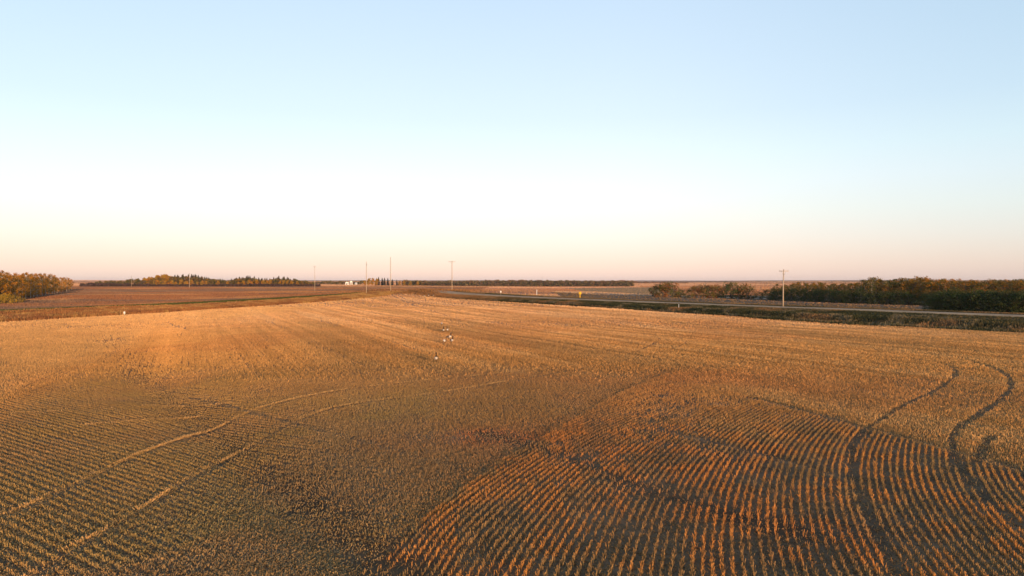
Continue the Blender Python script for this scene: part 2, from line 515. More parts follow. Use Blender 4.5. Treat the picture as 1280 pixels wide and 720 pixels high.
def damp(X, Y):
    """damp bare ground: the swale on the left, the hollow on the right"""
    sx = np.interp(Y, [10, 21, 31, 54, 94, 130], [4, -5.5, -12.3, -29, -56, -70]) + 1.2 * (vnoise(Y / 5, Y * 0, 191) - .5)
    a = np.exp(-((X - sx) / (1.0 + Y * .022)) ** 2) * (1 - sstep(90, 110, Y))
    b = np.exp(-(dist_line(X, Y, WL_D3) / .8) ** 2)
    t = sum(np.clip(1 - dist_line(X, Y, L) / .4, 0, 1) for L, wd in WL_DARK[:3]) * .6
    return np.clip(np.maximum(np.maximum(a, b), t), 0, 1) * (.75 + .25 * vnoise(X / 2.5, Y / 2.5, 192))

def patch_colour(X, Y, rng):
    g = region(X, Y)
    n1 = fbm(X / 7, Y / 7, 81, 4); n2 = fbm(X / 16, Y / 16, 91, 3); n3 = fbm(X / 3, Y / 3, 95, 3)
    # streaks that follow the headland passes
    su = (X + .475 * Y) / 1.1; sv = (Y - .475 * X)
    st = fbm(su / 5.0, sv / 90, 101, 4)
    c = np.broadcast_to(STRAW, X.shape + (3,)).copy()
    st2 = fbm(su / .9, sv / 45, 103, 3)
    aw = sstep(-.55, -.12, X / Y); st = .5 + (st - .5) * (.25 + .75 * aw); st2 = .5 + (st2 - .5) * (.2 + .8 * aw)
    c = lerp(c, PALE, sstep(.5, .68, st)[:, None] * .45)
    c = c * (1 + 1.0 * (st2 - .5) * sstep(40, 80, Y))[:, None]
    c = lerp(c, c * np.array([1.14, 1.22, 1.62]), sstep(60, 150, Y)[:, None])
    c = lerp(c, DULL, (sstep(.47, .33, st) * .40)[:, None])
    near = (1 - sstep(45, 75, Y))
    left = sstep(-1.5, 1.5, x_bound(Y) - X) * sstep(-1, 4, X - x_tri(Y)) * (1 - sstep(26, 72, Y))
    c = lerp(c, lerp(DULL, GREENISH, sstep(.4, .6, n1)[:, None]), (left * (.62 + .33 * sstep(.4, .6, n2)))[:, None])
    # reddish regrowth patches: middle of the right half, and the centre distance
    red = .9 * np.exp(-(dist_line(X, Y + 1.0, WL_D3) / 1.6) ** 2) + np.exp(-(((X - 4) / 7.5) ** 2 + ((Y - 30) / 7) ** 2)) + np.exp(-(((X - 8) / 5) ** 2 + ((Y - 21) / 3.2) ** 2)) + .28 * np.exp(-(((X + 6) / 22) ** 2 + ((Y - 88) / 20) ** 2)) + .4 * np.exp(-(((X - 14) / 16) ** 2 + ((Y - 52) / 9) ** 2))
    c = lerp(c, RED, (np.clip(red, 0, 1) * (.45 + .55 * sstep(.35, .6, n1)))[:, None])
    c = lerp(c, RED, (.22 * sstep(.56, .7, n2))[:, None])
    c = lerp(c, PALE, (.45 * sstep(1, -4, X - x_tri(Y)) * (Y > 15))[:, None])
    m1 = fbm(X / 1.1, Y / 1.6, 97, 2)
    c = lerp(c, lerp(np.array([.24, .165, .072]), np.array([.56, .235, .055]), sstep(.40, .62, m1)[:, None]), ((g == 1) * .65 * (1 - sstep(27, 46, Y)))[:, None])
    return c * (0.86 + .28 * n3)[:, None]

def passes(X, Y):
    """thin seams between the machine's passes, parallel to the nearest field edge"""
    rr = (X + .475 * Y) / 1.107 + 1.5 * (vnoise(Y / 40, Y * 0, 211) - .5)
    ll = (X - .171 * Y) / 1.015 + 1.2 * (vnoise(Y / 40, Y * 0, 212) - .5)
    q = np.where(X < -.36 * Y - 4, ll / 7.3, rr / 9.1)
    w_ = np.where(X < -.36 * Y - 4, 7.3, 9.1)
    d = np.abs((q % 1) - .5) * w_
    return np.clip(1 - d / (.25 + Y * .0035), 0, 1) * sstep(.3, .6, vnoise(X / 20, Y / 28, 213))

def density(X, Y):
    g = region(X, Y)
    p = np.full(X.shape, .93) - .75 * passes(X, Y) * ((g == 2) | (g == 3)) * sstep(40, 60, Y)
    bare = fbm(X / 4.2, Y / 4.2, 111, 4)
    p = p - np.where(g == 0, .2, .35) * sstep(.54, .70, bare) * (1 - sstep(50, 90, Y))
    # thin ground along the swale and in dark hollows
    sx = np.interp(Y, [10, 21, 31, 54, 94, 130], [4, -5.5, -12.3, -29, -56, -70])
    lump = vnoise(X / .32, Y / .32, 117) * .6 + vnoise(X / .9, Y / .9, 118) * .4
    p = p - np.where(g == 1, .5, .3) * sstep(.48, .25, lump) * (1 - sstep(40, 75, Y))
    p = p - .4 * np.exp(-(dist_line(X, Y, WL_D3) / .75) ** 2)
    p = p - .42 * np.exp(-((X - sx) / (1.0 + Y * .024)) ** 2) * (1 - sstep(95, 115, Y))
    for cx, cy, rx, ry, a in ((-1.5, 33, 2.6, 1.6, .6), (5, 24.5, 3.2, 2.0, .4), (9, 20, 3.0, 1.7, .35), (-9, 23, 3, 2.2, .45), (-5, 19.5, 2.4, 1.8, .4)):
        p = p - a * np.exp(-(((X - cx) / rx) ** 2 + ((Y - cy) / ry) ** 2))
    return p

def finish_points(X, Y, rng, keep_tracks=True):
    m = in_field(X, Y, .15) & (np.abs(X) < .86 * Y + 5)
    X = X[m]; Y = Y[m]
    m = rng.uniform(0, 1, len(X)) < density(X, Y)
    X = X[m]; Y = Y[m]
    keep = np.ones(len(X), bool)
    wob = vnoise(X / .7, Y / .7, 131)
    for L, wd in WL_DARK:
        far_fade = 1.0
        keep &= (dist_line(X, Y, L) > wd * (.3 + 1.4 * wob)) | (rng.uniform(0, 1, len(X)) < .03 + .25 * (wd in (.4, .5)))
    return X[keep], Y[keep]

build_ground()

def build_stubble():
    rng = np.random.default_rng(5)
    parts = []
    def emit(X, Y, h, w, n_per, spread, lean=.22):
        c = patch_colour(X, Y, rng)
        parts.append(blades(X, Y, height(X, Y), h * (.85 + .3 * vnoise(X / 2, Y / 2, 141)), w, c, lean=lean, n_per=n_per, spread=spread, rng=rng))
    NEAR = 62.0
    SP = .258
    # curved rows (region 1): arcs round one turning centre
    Cx, Cy = 63.0, 1.5
    xs = []; ys = []
    for rr in np.arange(28, 78, SP):
        L = np.arange(0, rr * R(140), .0155) + rng.uniform(0, .01)
        th = L / rr
        jit = .035 + .02 * rng.standard_normal()
        ro = rr + .05 * (vnoise(L / 3, L * 0 + rr * 9, 151) - .5)
        x = Cx - ro * np.cos(th - R(20)); y = Cy + ro * np.sin(th - R(20))
        x = x + rng.normal(0, .023, len(L)); y = y + rng.normal(0, .023, len(L))
        m = (y > 9) & (y < NEAR + rng.uniform(-12, 12, len(y))) & (np.abs(x) < .86 * y + 5)
        xs.append(x[m]); ys.append(y[m])
    X = np.concatenate(xs); Y = np.concatenate(ys)
    m = region(X, Y) == 1; X, Y = finish_points(X[m], Y[m], rng)
    emit(X, Y, .115, .02, 1, .0, .22)
    # straight families
    def rows(dirv, spacing, step, reg, ymax, jitter):
        d = np.array(dirv, float); d /= np.linalg.norm(d); nrm = np.array([d[1], -d[0]])
        T = np.arange(-140, 140, step); W = np.arange(-120, 120, spacing)
        tt, ww = np.meshgrid(T, W)
        x = tt * d[0] + ww * nrm[0]; y = tt * d[1] + ww * nrm[1] + 50
        m = (y > 8.5) & (y < ymax + 13) & (np.abs(x) < .87 * y + 6); tt = tt[m]; ww = ww[m]
        m = region(x[m], y[m]) == reg; tt = tt[m]; ww = ww[m]
        tt = tt + rng.uniform(-.5, .5, tt.shape) * step
        ww = ww + rng.normal(0, jitter, ww.shape) + .12 * (vnoise(tt / 6, ww * 3, 161) - .5)
        x = tt * d[0] + ww * nrm[0]; y = tt * d[1] + ww * nrm[1] + 50
        m = (y > 9) & (y < ymax + rng.uniform(-12, 12, y.shape)) & (np.abs(x) < .86 * y + 5)
        x = x[m]; y = y[m]
        m = region(x, y) == reg
        return finish_points(x[m], y[m], rng)
    X, Y = rows((-.83, .56), .33, .0145, 0, NEAR, .038)
    # rows dissolve towards the middle of the field
    mess = (.012 + .13 * sstep(-13, -4, X))
    X = X + rng.normal(0, 1, len(X)) * mess; Y = Y + rng.normal(0, 1, len(Y)) * mess
    emit(X, Y, .08, .024, 1, .0, .45)
    X, Y = rows((-.475, 1), .265, .024, 2, NEAR, .05)
    emit(X, Y, .12, .03, 1, .0)
    X, Y = rows((-.34, 1), .36, .025, 3, NEAR + 20, .05)
    emit(X, Y, .13, .036, 1, .0)
    # middle and far distance
    def scatter(n, y0, y1, h, w, n_per):
        Y = np.sqrt(rng.uniform(y0 ** 2, y1 ** 2, n)); X = rng.uniform(-.8, .8, n) * Y
        m = in_field(X, Y, .2); X = X[m]; Y = Y[m]
        g = region(X, Y)
        m = (Y > NEAR + np.where(g == 3, 20, 0) + rng.uniform(-12, 12, len(Y))); X = X[m]; Y = Y[m]
        X, Y = finish_points(X, Y, rng)
        emit(X, Y, h, w, n_per, .06)
    X, Y = rows((-.475, 1), .52, .05, 2, 112, .06)
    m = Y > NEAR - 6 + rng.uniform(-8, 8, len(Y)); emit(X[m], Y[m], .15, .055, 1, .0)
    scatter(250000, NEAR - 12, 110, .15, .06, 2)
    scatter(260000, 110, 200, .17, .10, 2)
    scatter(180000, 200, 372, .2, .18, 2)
    # straw pressed into ridges along the vehicle tracks on the left
    for k, L in enumerate(WL_BRIGHT):
        seg = np.hypot(*np.diff(L, axis=0).T); tot = seg.sum(); cum = np.concatenate([[0], np.cumsum(seg)])
        n = int(tot * 120)
        s = rng.uniform(0, tot, n)
        x = np.interp(s, cum, L[:, 0]); y = np.interp(s, cum, L[:, 1])
        gap = vnoise(s / 2.2, s * 0 + k * 7, 171) * .5 + vnoise(s / .42, s * 0 + k * 3, 172) * .5
        m = rng.uniform(0, 1, n) < np.clip((gap - (.28, .40, .34, .34)[k]) / .4, .02, 1) * (.9, .7, .6, .6)[k] * np.interp(y, [18, 45, 60], [1, .8, .5]) ; x = x[m]; y = y[m]
        x = x + rng.normal(0, .045, len(x)) + .16 * (vnoise(s[m] / 1.1, s[m] * 0 + k, 175) - .5); y = y + rng.normal(0, .045, len(y))
        c = np.broadcast_to(PALE * .92, (len(x), 3)) * rng.uniform(.75, 1.1, len(x))[:, None]
        parts.append(blades(x, y, height(x, y), np.full(len(x), .10), np.full(len(x), .026), c, lean=.6, n_per=1, rng=rng))
    n = 1000000
    y = rng.uniform(10 ** .5, 75 ** .5, n) ** 2; x = rng.uniform(-.86, .86, n) * (y + 4)
    m = in_field(x, y, .1) & (rng.uniform(0, 1, n) < np.where(region(x, y) == 1, .3, 1.) * (.5 + .5 * sstep(.35, .6, fbm(x / 3, y / 3, 181, 3))) * (1 - .6 * damp(x, y))); x = x[m]; y = y[m]
    c = lerp(patch_colour(x, y, rng) * .8, DULL * np.where(region(x, y) == 1, .7, 1.15)[:, None], rng.uniform(.2, 1, len(x))[:, None])
    parts.append(blades(x, y, height(x, y), np.full(len(x), .04), np.full(len(x), .045), c, lean=1.6, rng=rng, tip=.5))
    V, Q, C = join(parts)
    print('stubble quads', len(Q))
    me = mesh_np('crop_stubble', V, Q, M_STRAW, C)
    tag(link('crop_stubble', me), 'cut golden stubble standing in rows across the wide field', 'stubble', kind='stuff')
build_stubble()

# ------------------------------------------------------------------ verge grasses
def build_verges():
    rng = np.random.default_rng(15)
    # right ditch
    n = 120000
    Y = np.sqrt(rng.uniform(60 ** 2, 345 ** 2, n)); q = rng.uniform(0, 1, n)
    x0 = on(RE, Y) + .3; x1 = on(RD, Y) - 4.4 / .903
    X = lerp(x0, np.maximum(x1, x0), q)
    m = (X < .86 * Y + 5); X = X[m]; Y = Y[m]; q = q[m]
    g = fbm(X / 9, Y / 9, 61, 4); g2 = fbm(X / 3.5, Y / 3.5, 62, 3)
    c = lerp(np.array([.050, .052, .022]), np.array([.11, .085, .038]), sstep(.42, .62, g)[:, None])
    c = lerp(c, np.array([.28, .15, .065]), (sstep(.58, .70, g) * .8)[:, None])
    c = lerp(c, np.array([.17, .14, .085]), (sstep(.60, .72, g2) * .8)[:, None])
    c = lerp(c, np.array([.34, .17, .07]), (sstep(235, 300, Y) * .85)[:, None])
    h = .42 + .5 * g2; h = h * (1 - .3 * sstep(235, 300, Y)) * (1 - .78 * sstep(.45, .8, q))
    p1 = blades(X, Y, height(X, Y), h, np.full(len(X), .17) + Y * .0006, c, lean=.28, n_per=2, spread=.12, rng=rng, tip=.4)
    # beyond the road: thin verge
    n = 60000
    Y = np.sqrt(rng.uniform(60 ** 2, 330 ** 2, n)); X = on(RD, Y) + (4.5 + 13 * rng.uniform(0, 1, n) ** 1.3) / .903
    m = X < .86 * Y + 5; X = X[m]; Y = Y[m]
    c = lerp(np.array([.085, .070, .032]), np.array([.20, .125, .06]), sstep(.35, .65, fbm(X / 8, Y / 8, 66, 3))[:, None])
    p2 = blades(X, Y, height(X, Y), np.full(len(X), .3), np.full(len(X), .2), c, rng=rng, n_per=1)
    V, Q, C = join([p1, p2])
    tag(link('ditch_grass', mesh_np('ditch_grass', V, Q, M_GRASS, C)), 'dark green and tan grass filling the ditch beside the gravel road', 'grass', kind='stuff')
    # left bank
    n = 90000
    Y = np.sqrt(rng.uniform(80 ** 2, 372 ** 2, n)); q = rng.uniform(0, 1, n)
    X = lerp(on(LE, Y) - .3, on(LD, Y) + 1.0, q)
    m = (np.abs(X) < .86 * Y + 5) & (X < on(RE, Y)); X = X[m]; Y = Y[m]; q = q[m]
    g = fbm(X / 7, Y / 7, 64, 4); g2 = fbm(X / 2.5, Y / 2.5, 65, 3)
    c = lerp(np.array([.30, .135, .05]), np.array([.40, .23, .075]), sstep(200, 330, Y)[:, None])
    c = lerp(c, np.array([.20, .085, .04]), sstep(.5, .66, g)[:, None] * .8)
    c = lerp(c, np.array([.42, .26, .09]), (sstep(.56, .72, g2) * .6)[:, None])
    h = .32 + .42 * g2
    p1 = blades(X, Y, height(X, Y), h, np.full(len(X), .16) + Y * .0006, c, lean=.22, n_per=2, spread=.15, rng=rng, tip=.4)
    n = 30000
    Y = np.sqrt(rng.uniform(90 ** 2, 372 ** 2, n)); X = on(LD, Y) - 2.2 + rng.uniform(-3, 3, n)
    m = (np.abs(X) < .86 * Y + 5) & (X < on(RE, Y)); X = X[m]; Y = Y[m]
    c = lerp(np.array([.055, .07, .022]), np.array([.09, .09, .03]), rng.uniform(0, 1, len(X))[:, None])
    p2 = blades(X, Y, height(X, Y), np.full(len(X), .5), np.full(len(X), .2) + Y * .0006, c, lean=.22, rng=rng)
    V, Q, C = join([p1, p2])
    tag(link('bank_grass', mesh_np('bank_grass', V, Q, M_GRASS, C)), 'tall rusty orange grass on the bank along the left edge of the stubble', 'grass', kind='stuff')
    # weeds on the crest and low cover over the brown field at left
    n = 9000
    X = rng.normal(-50, 15, n); Y = 372 + np.abs(rng.normal(0, 6, n))
    X2 = rng.normal(-48, 13, 5000); Y2 = rng.normal(318, 7, 5000)
    X = np.concatenate([X, X2]); Y = np.concatenate([Y, Y2])
    c = lerp(np.array([.34, .16, .055]), np.array([.22, .12, .05]), rng.uniform(0, 1, len(X))[:, None])
    p1 = blades(X, Y, height(X, Y), np.full(len(X), .65), np.full(len(X), .3), c, rng=rng)
    tag(link('crest_weeds', mesh_np('crest_weeds', *p1[:2], M_GRASS, p1[2])), 'orange brown weeds on the low rise where the field ends', 'weeds', kind='stuff')
    n = 330000
    Y = rng.uniform(110, 880, n); X = rng.uniform(-.8, .0, n) * Y
    ld = (on(LD, Y) - X)
    m = np.where(Y < 372, ld > 5.6, X < -30) & ~((Y > 240) & (Y < 640) & (X < np.interp(Y, [240, 250, 300, 420, 607, 640], [-184, -188, -212, -290, -392, -410]))); X = X[m]; Y = Y[m]
    s3 = fbm(X / 130, Y / 42, 41, 4)
    c = lerp(np.array([.26, .12, .06]), np.array([.17, .11, .08]), sstep(.46, .60, s3)[:, None])
    c = lerp(c, np.array([.40, .22, .10]), (sstep(.58, .70, fbm(X / 60, Y / 30, 47, 3)) * .6)[:, None])
    p1 = blades(X, Y, height(X, Y), .14 + Y * .0003, .12 + Y * .0013, c, rng=rng)
    tag(link('pasture_cover', mesh_np('pasture_cover', *p1[:2], M_GRASS, p1[2])), 'short reddish brown growth covering the rolling field at left', 'ground cover', kind='stuff')
build_verges()

def build_far_cover():
    rng = np.random.default_rng(25)
    n = 420000
    Y = 150 * (3600 / 150) ** rng.uniform(0, 1, n); X = rng.uniform(-.84, .84, n) * Y
    u, w_ = edges(X, Y); r = (X - on(RD, Y)) * .903
    right = (u > 0) & (r > 7) & (Y < 420)
    far = (Y > 400) & ~((X < -30) & (Y < 880) & (X < on(LE, 360.)))
    right &= ~((Y < 300) & (X > 30) & (rng.uniform(0, 1, n) < .6)); m = right | far; X = X[m]; Y = Y[m]
    wb = np.interp(X, [60, 97, 105, 120, 146, 200, 300], [260, 264, 260, 243, 232, 200, 140])
    m = ~((Y > wb - 3) & (Y < 320) & (X > 95)) & ~((X > .6 * Y) & (Y < 205)); X = X[m]; Y = Y[m]
    c = ground_colour(X, Y) * np.array([1.25, 1.22, 1.02])
    p = blades(X, Y, height(X, Y), .08 + Y * .0003, .1 + Y * .0015, c, rng=rng)
    tag(link('field_cover', mesh_np('field_cover', *p[:2], M_GRASS, p[2])), 'low pinkish tan stubble covering the far fields beyond the road', 'ground cover', kind='stuff')
build_far_cover()

# ------------------------------------------------------------------ trees
def leaf_cloud(centres, rads, per, size, palette, rng, flat=.8):
    n = len(centres) * per
    c = np.repeat(np.asarray(centres), per, axis=0); r = np.repeat(np.asarray(rads), per)
    d = rng.normal(0, 1, (n, 3)); d /= np.linalg.norm(d, axis=1)[:, None]
    p = c + d * (r * rng.uniform(.25, 1, n) ** .6)[:, None] * np.array([1, 1, flat])
    a = rng.normal(0, 1, (n, 3)); a /= np.linalg.norm(a, axis=1)[:, None]
    b = np.cross(a, rng.normal(0, 1, (n, 3))); b /= np.linalg.norm(b, axis=1)[:, None]
    s = (size * rng.uniform(.6, 1.3, n))[:, None]
    V = np.stack([p - a * s * .5, p + b * s * .35, p + a * s * .5, p - b * s * .35], 1)
    k = rng.integers(0, len(palette), len(centres))
    col = np.asarray(palette)[np.repeat(k, per)] * rng.uniform(.75, 1.25, n)[:, None]
    return V.reshape(-1, 3), np.arange(n * 4).reshape(n, 4), np.repeat(col, 4, axis=0)

def make_aspen(name, label, cat, group, h, crown0, rad, palette, bark, seed, clumps=34, per=26, leaf=.34, twigs=False):
    rng = np.random.default_rng(seed)
    t = thing(name, label, cat, (0, 0, -500), 0, group)
    mb = MB()
    bend = rng.normal(0, .25, 2)
    zs = np.linspace(-.3, h * .93, 8); q = zs / h
    P = np.stack([bend[0] * q ** 2 + .06 * np.sin(q * 7), bend[1] * q ** 2 + .06 * np.cos(q * 5), zs], 1)
    mb.tube(P, np.linspace(.16, .03, 8) * h / 11, 7)
    cen = []; rr = []
    nl = 11 if twigs else 8
    for k in range(nl):
        z0 = h * rng.uniform(crown0 * .8, .85); a = rng.uniform(0, 6.28); L = rad * rng.uniform(.6, 1.1) * (1.15 - .6 * z0 / h)
        x0 = np.interp(z0, zs, P[:, 0]); y0 = np.interp(z0, zs, P[:, 1])
        e = np.array([x0 + math.cos(a) * L, y0 + math.sin(a) * L, z0 + L * rng.uniform(.6, 1.3)])
        m_ = np.array([x0, y0, z0]) * .5 + e * .5 + np.array([0, 0, -.1 * L])
        mb.tube([(x0, y0, z0), m_, e], np.array([.055, .04, .015]) * h / 11, 5)
        cen.append(e); rr.append(rad * rng.uniform(.28, .42))
    part('trunk', mb.mesh(name + '_trunk', bark), t)
    while len(cen) < clumps:
        z = rng.uniform(crown0, 1.0); prof = math.sin(math.pi * min(1, (z - crown0) / (1 - crown0) * .86 + .14)) ** .7
        a = rng.uniform(0, 6.28); ro = rad * prof * math.sqrt(rng.uniform(.05, 1)) * rng.uniform(.75, 1.15)
        cen.append(np.array([math.cos(a) * ro + bend[0] * z * z, math.sin(a) * ro + bend[1] * z * z, z * h])); rr.append(rad * rng.uniform(.22, .40))
    V, Q, C = leaf_cloud(cen, rr, per, leaf, palette, rng)
    part('crown', mesh_np(name + '_crown', V, Q, M_LEAF, C), t)
    return t

def make_spruce(name, label, group, h, seed):
    rng = np.random.default_rng(seed)
    t = thing(name, label, 'spruce tree', (0, 0, -500), 0, group)
    mb = MB(); mb.tube([(0, 0, -.3), (0, 0, h * .5), (0, 0, h * .97)], np.array([.2, .12, .03]) * h / 12, 7)
    part('trunk', mb.mesh(name + '_trunk', M_BARK_DARK), t)
    V = []; C = []
    for z in np.linspace(h * .05, h * .985, 26):
        R0 = h * .24 * (1 - z / h) ** .62 + .15
        for k in range(18):
            a = rng.uniform(0, 6.28); L = R0 * rng.uniform(.6, 1.15); dz = -L * rng.uniform(.1, .4); w = L * .30 + .12
            ca, sa = math.cos(a), math.sin(a); z0 = z + rng.normal(0, .15)
            V += [(ca * .05, sa * .05, z0 + .25), (ca * L * .6 - sa * w, sa * L * .6 + ca * w, z0 + dz * .7 - .1), (ca * L, sa * L, z0 + dz * .8), (ca * L * .6 + sa * w, sa * L * .6 - ca * w, z0 + dz * .7 + .2)]
            c = np.array([.095, .073, .045]) * rng.uniform(.6, 1.4); C += [c] * 4
    V = np.array(V); part('crown', mesh_np(name + '_crown', V, np.arange(len(V)).reshape(-1, 4), M_NEEDLE, np.array(C)), t)
    return t

def make_bush(name, label, cat, group, h, rad, palette, seed, clumps=26, per=26, leaf=.26):
    rng = np.random.default_rng(seed)
    t = thing(name, label, cat, (0, 0, -500), 0, group)
    mb = MB(); cen = []; rr = []
    for k in range(9):
        a = rng.uniform(0, 6.28); L = rad * rng.uniform(.3, .95); H = h * rng.uniform(.55, .92)
        mb.tube([(math.cos(a) * .1, math.sin(a) * .1, -.2), (math.cos(a) * L * .5, math.sin(a) * L * .5, H * .55), (math.cos(a) * L, math.sin(a) * L, H)], [.05, .035, .012], 5)
        cen.append(np.array([math.cos(a) * L, math.sin(a) * L, H])); rr.append(rad * rng.uniform(.25, .4))
    part('stems', mb.mesh(name + '_stems', M_BARK_DARK), t)
    while len(cen) < clumps:
        a = rng.uniform(0, 6.28); q = rng.uniform(0, 1); z = rng.uniform(.04, .92)
        ro = rad * math.sqrt(q) * math.sqrt(max(.1, 1 - (z - .3) ** 2 * 1.6))
        cen.append(np.array([math.cos(a) * ro, math.sin(a) * ro, z * h])); rr.append(rad * rng.uniform(.22, .36))
    V, Q, C = leaf_cloud(cen, rr, per, leaf, palette, rng)
    V[:, 2] = np.maximum(V[:, 2], -.1)
    part('foliage', mesh_np(name + '_foliage', V, Q, M_LEAF, C), t)
    return t

GOLD = [(.48, .21, .018), (.40, .165, .016), (.28, .15, .022), (.45, .20, .025), (.22, .14, .03)]
YELLOW = [(.46, .29, .030), (.40, .24, .030), (.34, .22, .045)]
OLIVE = [(.14, .125, .030), (.20, .13, .030), (.10, .10, .030), (.25, .135, .032)]
RUST = [(.30, .12, .035), (.25, .10, .035), (.19, .09, .04), (.32, .15, .05)]
DKGREEN = [(.050, .070, .020), (.040, .058, .020), (.065, .082, .024), (.080, .075, .026)]
LTGREEN = [(.08, .10, .03), (.10, .10, .035), (.06, .08, .03)]

used = set()
def put(proto, x, y, s, label, group, rz=None, zs=None):
    z = float(height(x, y)) - .05
    rz = random.uniform(0, 6.28) if rz is None else rz
    sc = (s, s, s * (zs or random.uniform(.92, 1.08)))
    if proto.name not in used:
        used.add(proto.name)
        proto.location = (x, y, z); proto.rotation_euler = (0, 0, rz); proto.scale = sc
        proto['label'] = label; proto['group'] = group
        return proto
    return dup(proto, (x, y, z), rz, sc, label, group)

def along(pix, n, hf=gph):
    P = np.array([gph(a, b) for a, b in pix])
    # spread evenly in the picture's sense of spacing: interpolate pixels, then ground
    t = np.linspace(0, len(pix) - 1, n)
    px = np.interp(t, range(len(pix)), [p[0] for p in pix]); py = np.interp(t, range(len(pix)), [p[1] for p in pix])
    return [(a, b) for a, b in zip(px, py)]

# -- left copse of golden aspens
G1 = 'golden aspens in the copse at the far left'
cop = [make_aspen('aspen_tree', '-', 'aspen tree', G1, 11, .15, 2.5, GOLD, M_BARK_PALE, 100 + k, clumps=52, per=26, leaf=.36) for k in range(5)]
cop2 = make_aspen('aspen_tree', '-', 'aspen tree', G1, 11, .10, 2.8, OLIVE + GOLD[:2], M_BARK_PALE, 140, clumps=58, per=26, leaf=.36)
front = [(-14, 379.5), (0, 378), (20, 376), (40, 372.5), (60, 369), (75, 366.3), (90, 363)]
k = 0
for i, (px, py) in enumerate(along(front, 26)):
    p = gph(px + random.uniform(-1, 1), py)
    sc = random.uniform(.78, .98)
    lab = 'golden aspen with a bare pale trunk in the front row of the left copse'
    put(cop[k % 5], p[0], p[1], sc, lab, 'front row of golden aspens in the left copse'); k += 1
for row in (1, 3):
    for i, (px, py) in enumerate(along(front, 26)):
        p = gph(px + random.uniform(-1.5, 1.5), py)
        dx = -row * random.uniform(7, 11)
        top = {1: .92, 2: .98, 3: 1.02}[row]
        put(cop2 if random.random() < .4 else cop[k % 5], p[0] + dx, p[1] + row * 3, top * random.uniform(.88, 1.08),
            'golden brown aspen behind the front row of the left copse, mostly hidden by it', 'inner rows of aspens in the left copse'); k += 1
und = make_bush('golden_shrub', '-', 'shrub', 'low golden shrubs between the trunks of the left copse', 3.2, 2.4, GOLD[1:] + RUST[:2], 215, clumps=34)
for i, (px, py) in enumerate(along(front, 40)):
    p = gph(px + random.uniform(-1, 1), py)
    put(und, p[0] - random.uniform(3, 7), p[1] + 2, random.uniform(.8, 1.2), 'low golden brown shrub between the pale trunks of the left copse', 'low golden shrubs between the trunks of the left copse')
sp0 = make_spruce('spruce_tree', 'dark green spruce standing at the left end of the golden copse', 'spruces in the left copse', 10, 200)
p = gph(-3, 378.5); put(sp0, p[0], p[1], .85, 'dark green spruce standing at the left end of the golden copse', None); sp0.pop('group', None) if False else None
yb = make_bush('yellow_shrub', '-', 'shrub', 'yellow shrubs at the foot of the left copse', 2.6, 2.4, YELLOW, 210)
for px, py, s, lab in ((2, 380, 1.25, 'large bright yellow shrub at the foot of the left copse, leftmost of its line'), (9, 379.5, 1.1, 'bright yellow shrub at the foot of the left copse, between two others'),
                       (18, 379, .95, 'smaller yellow shrub at the foot of the left copse, third from the left'), (27, 377.6, .6, 'smallest yellow shrub at the foot of the left copse, rightmost of its line')):
    p = gph(px, py); put(yb, p[0], p[1], s, lab, 'yellow shrubs at the foot of the left copse')

# -- belt beyond the brown field at left: yellow aspens in front of spruces
G2 = 'spruces in the belt beyond the brown field'
sprs = [make_spruce('spruce_tree', '-', G2, 13, 220 + k) for k in range(3)]
ylw = [make_aspen('aspen_tree', '-', 'aspen tree', 'y', 10, .15, 3.0, YELLOW + GOLD[:2], M_BARK_DARK, 230 + k, clumps=46, per=24, leaf=.75) for k in range(3)]
olv = [make_aspen('aspen_tree', '-', 'aspen tree', 'o', 10, .12, 3.4, OLIVE + DKGREEN[:2], M_BARK_DARK, 240 + k, clumps=46, per=24, leaf=.7) for k in range(3)]
def at_depth(px, Y): return ((px - 640) / F * Y, Y)
def top_scale(px, top_y, Y, h0):
    """scale that brings a tree of height h0 standing at depth Y up to photo row top_y"""
    x, y = at_depth(px, Y)
    p = R(PITCH); zt = EYE + Y * (-math.sin(p) + (360 - top_y) / F * math.cos(p)) / (math.cos(p) + (360 - top_y) / F * math.sin(p))
    return max(.25, (zt - float(height(x, y))) / h0)
def topline(px, tab): return float(np.interp(px, [a for a, b in tab], [b for a, b in tab]))
TOP_B = [(108, 351.5), (130, 351), (150, 350), (165, 348.5), (176, 348), (190, 345.5), (202, 342.5), (212, 345), (222, 342.8), (245, 343), (262, 346), (285, 350), (298, 345), (312, 344.5), (335, 348), (350, 345), (366, 347.5), (380, 350.5), (395, 351.5)]
for i in range(140):
    px = 118 + i * 1.92 + random.uniform(-2, 2); Y = random.uniform(865, 900)
    t_ = topline(px, TOP_B)
    if px < 178: pr, nm, h0 = olv[i % 3], 'dark olive tree in the low left part of the belt beyond the brown field', 10.3
    elif px < 214: pr, nm, h0 = ylw[i % 3], 'bright yellow aspen in the belt beyond the brown field, left of the spruces', 10.3
    elif px > 368: pr, nm, h0 = olv[i % 3], 'low olive tree at the right end of the belt beyond the brown field', 10.3
    else: pr, nm, h0 = sprs[i % 3], 'dark brownish spruce rising at the back of the belt beyond the brown field', 13
    x, y = at_depth(px, Y); put(pr, x, y, top_scale(px, t_ + random.uniform(-.4, 2.2) ** 1 if px > 214 else t_ + random.uniform(-.2, 2.5), Y, h0), nm, nm.split(' in ')[0] + 's of the left belt' if ' in ' in nm else 'back trees of the left belt', zs=1)
for i in range(32):
    px = 208 + i * 5.4 + random.uniform(-2, 2); Y = random.uniform(845, 862)
    x, y = at_depth(px, Y); put(ylw[i % 3] if random.random() < .75 else olv[i % 3], x, y, top_scale(px, random.uniform(349.2, 352.5), Y, 10.3), 'low mixed aspen in front of the spruces in the belt beyond the brown field', 'low aspens fronting the left belt spruces', zs=1)
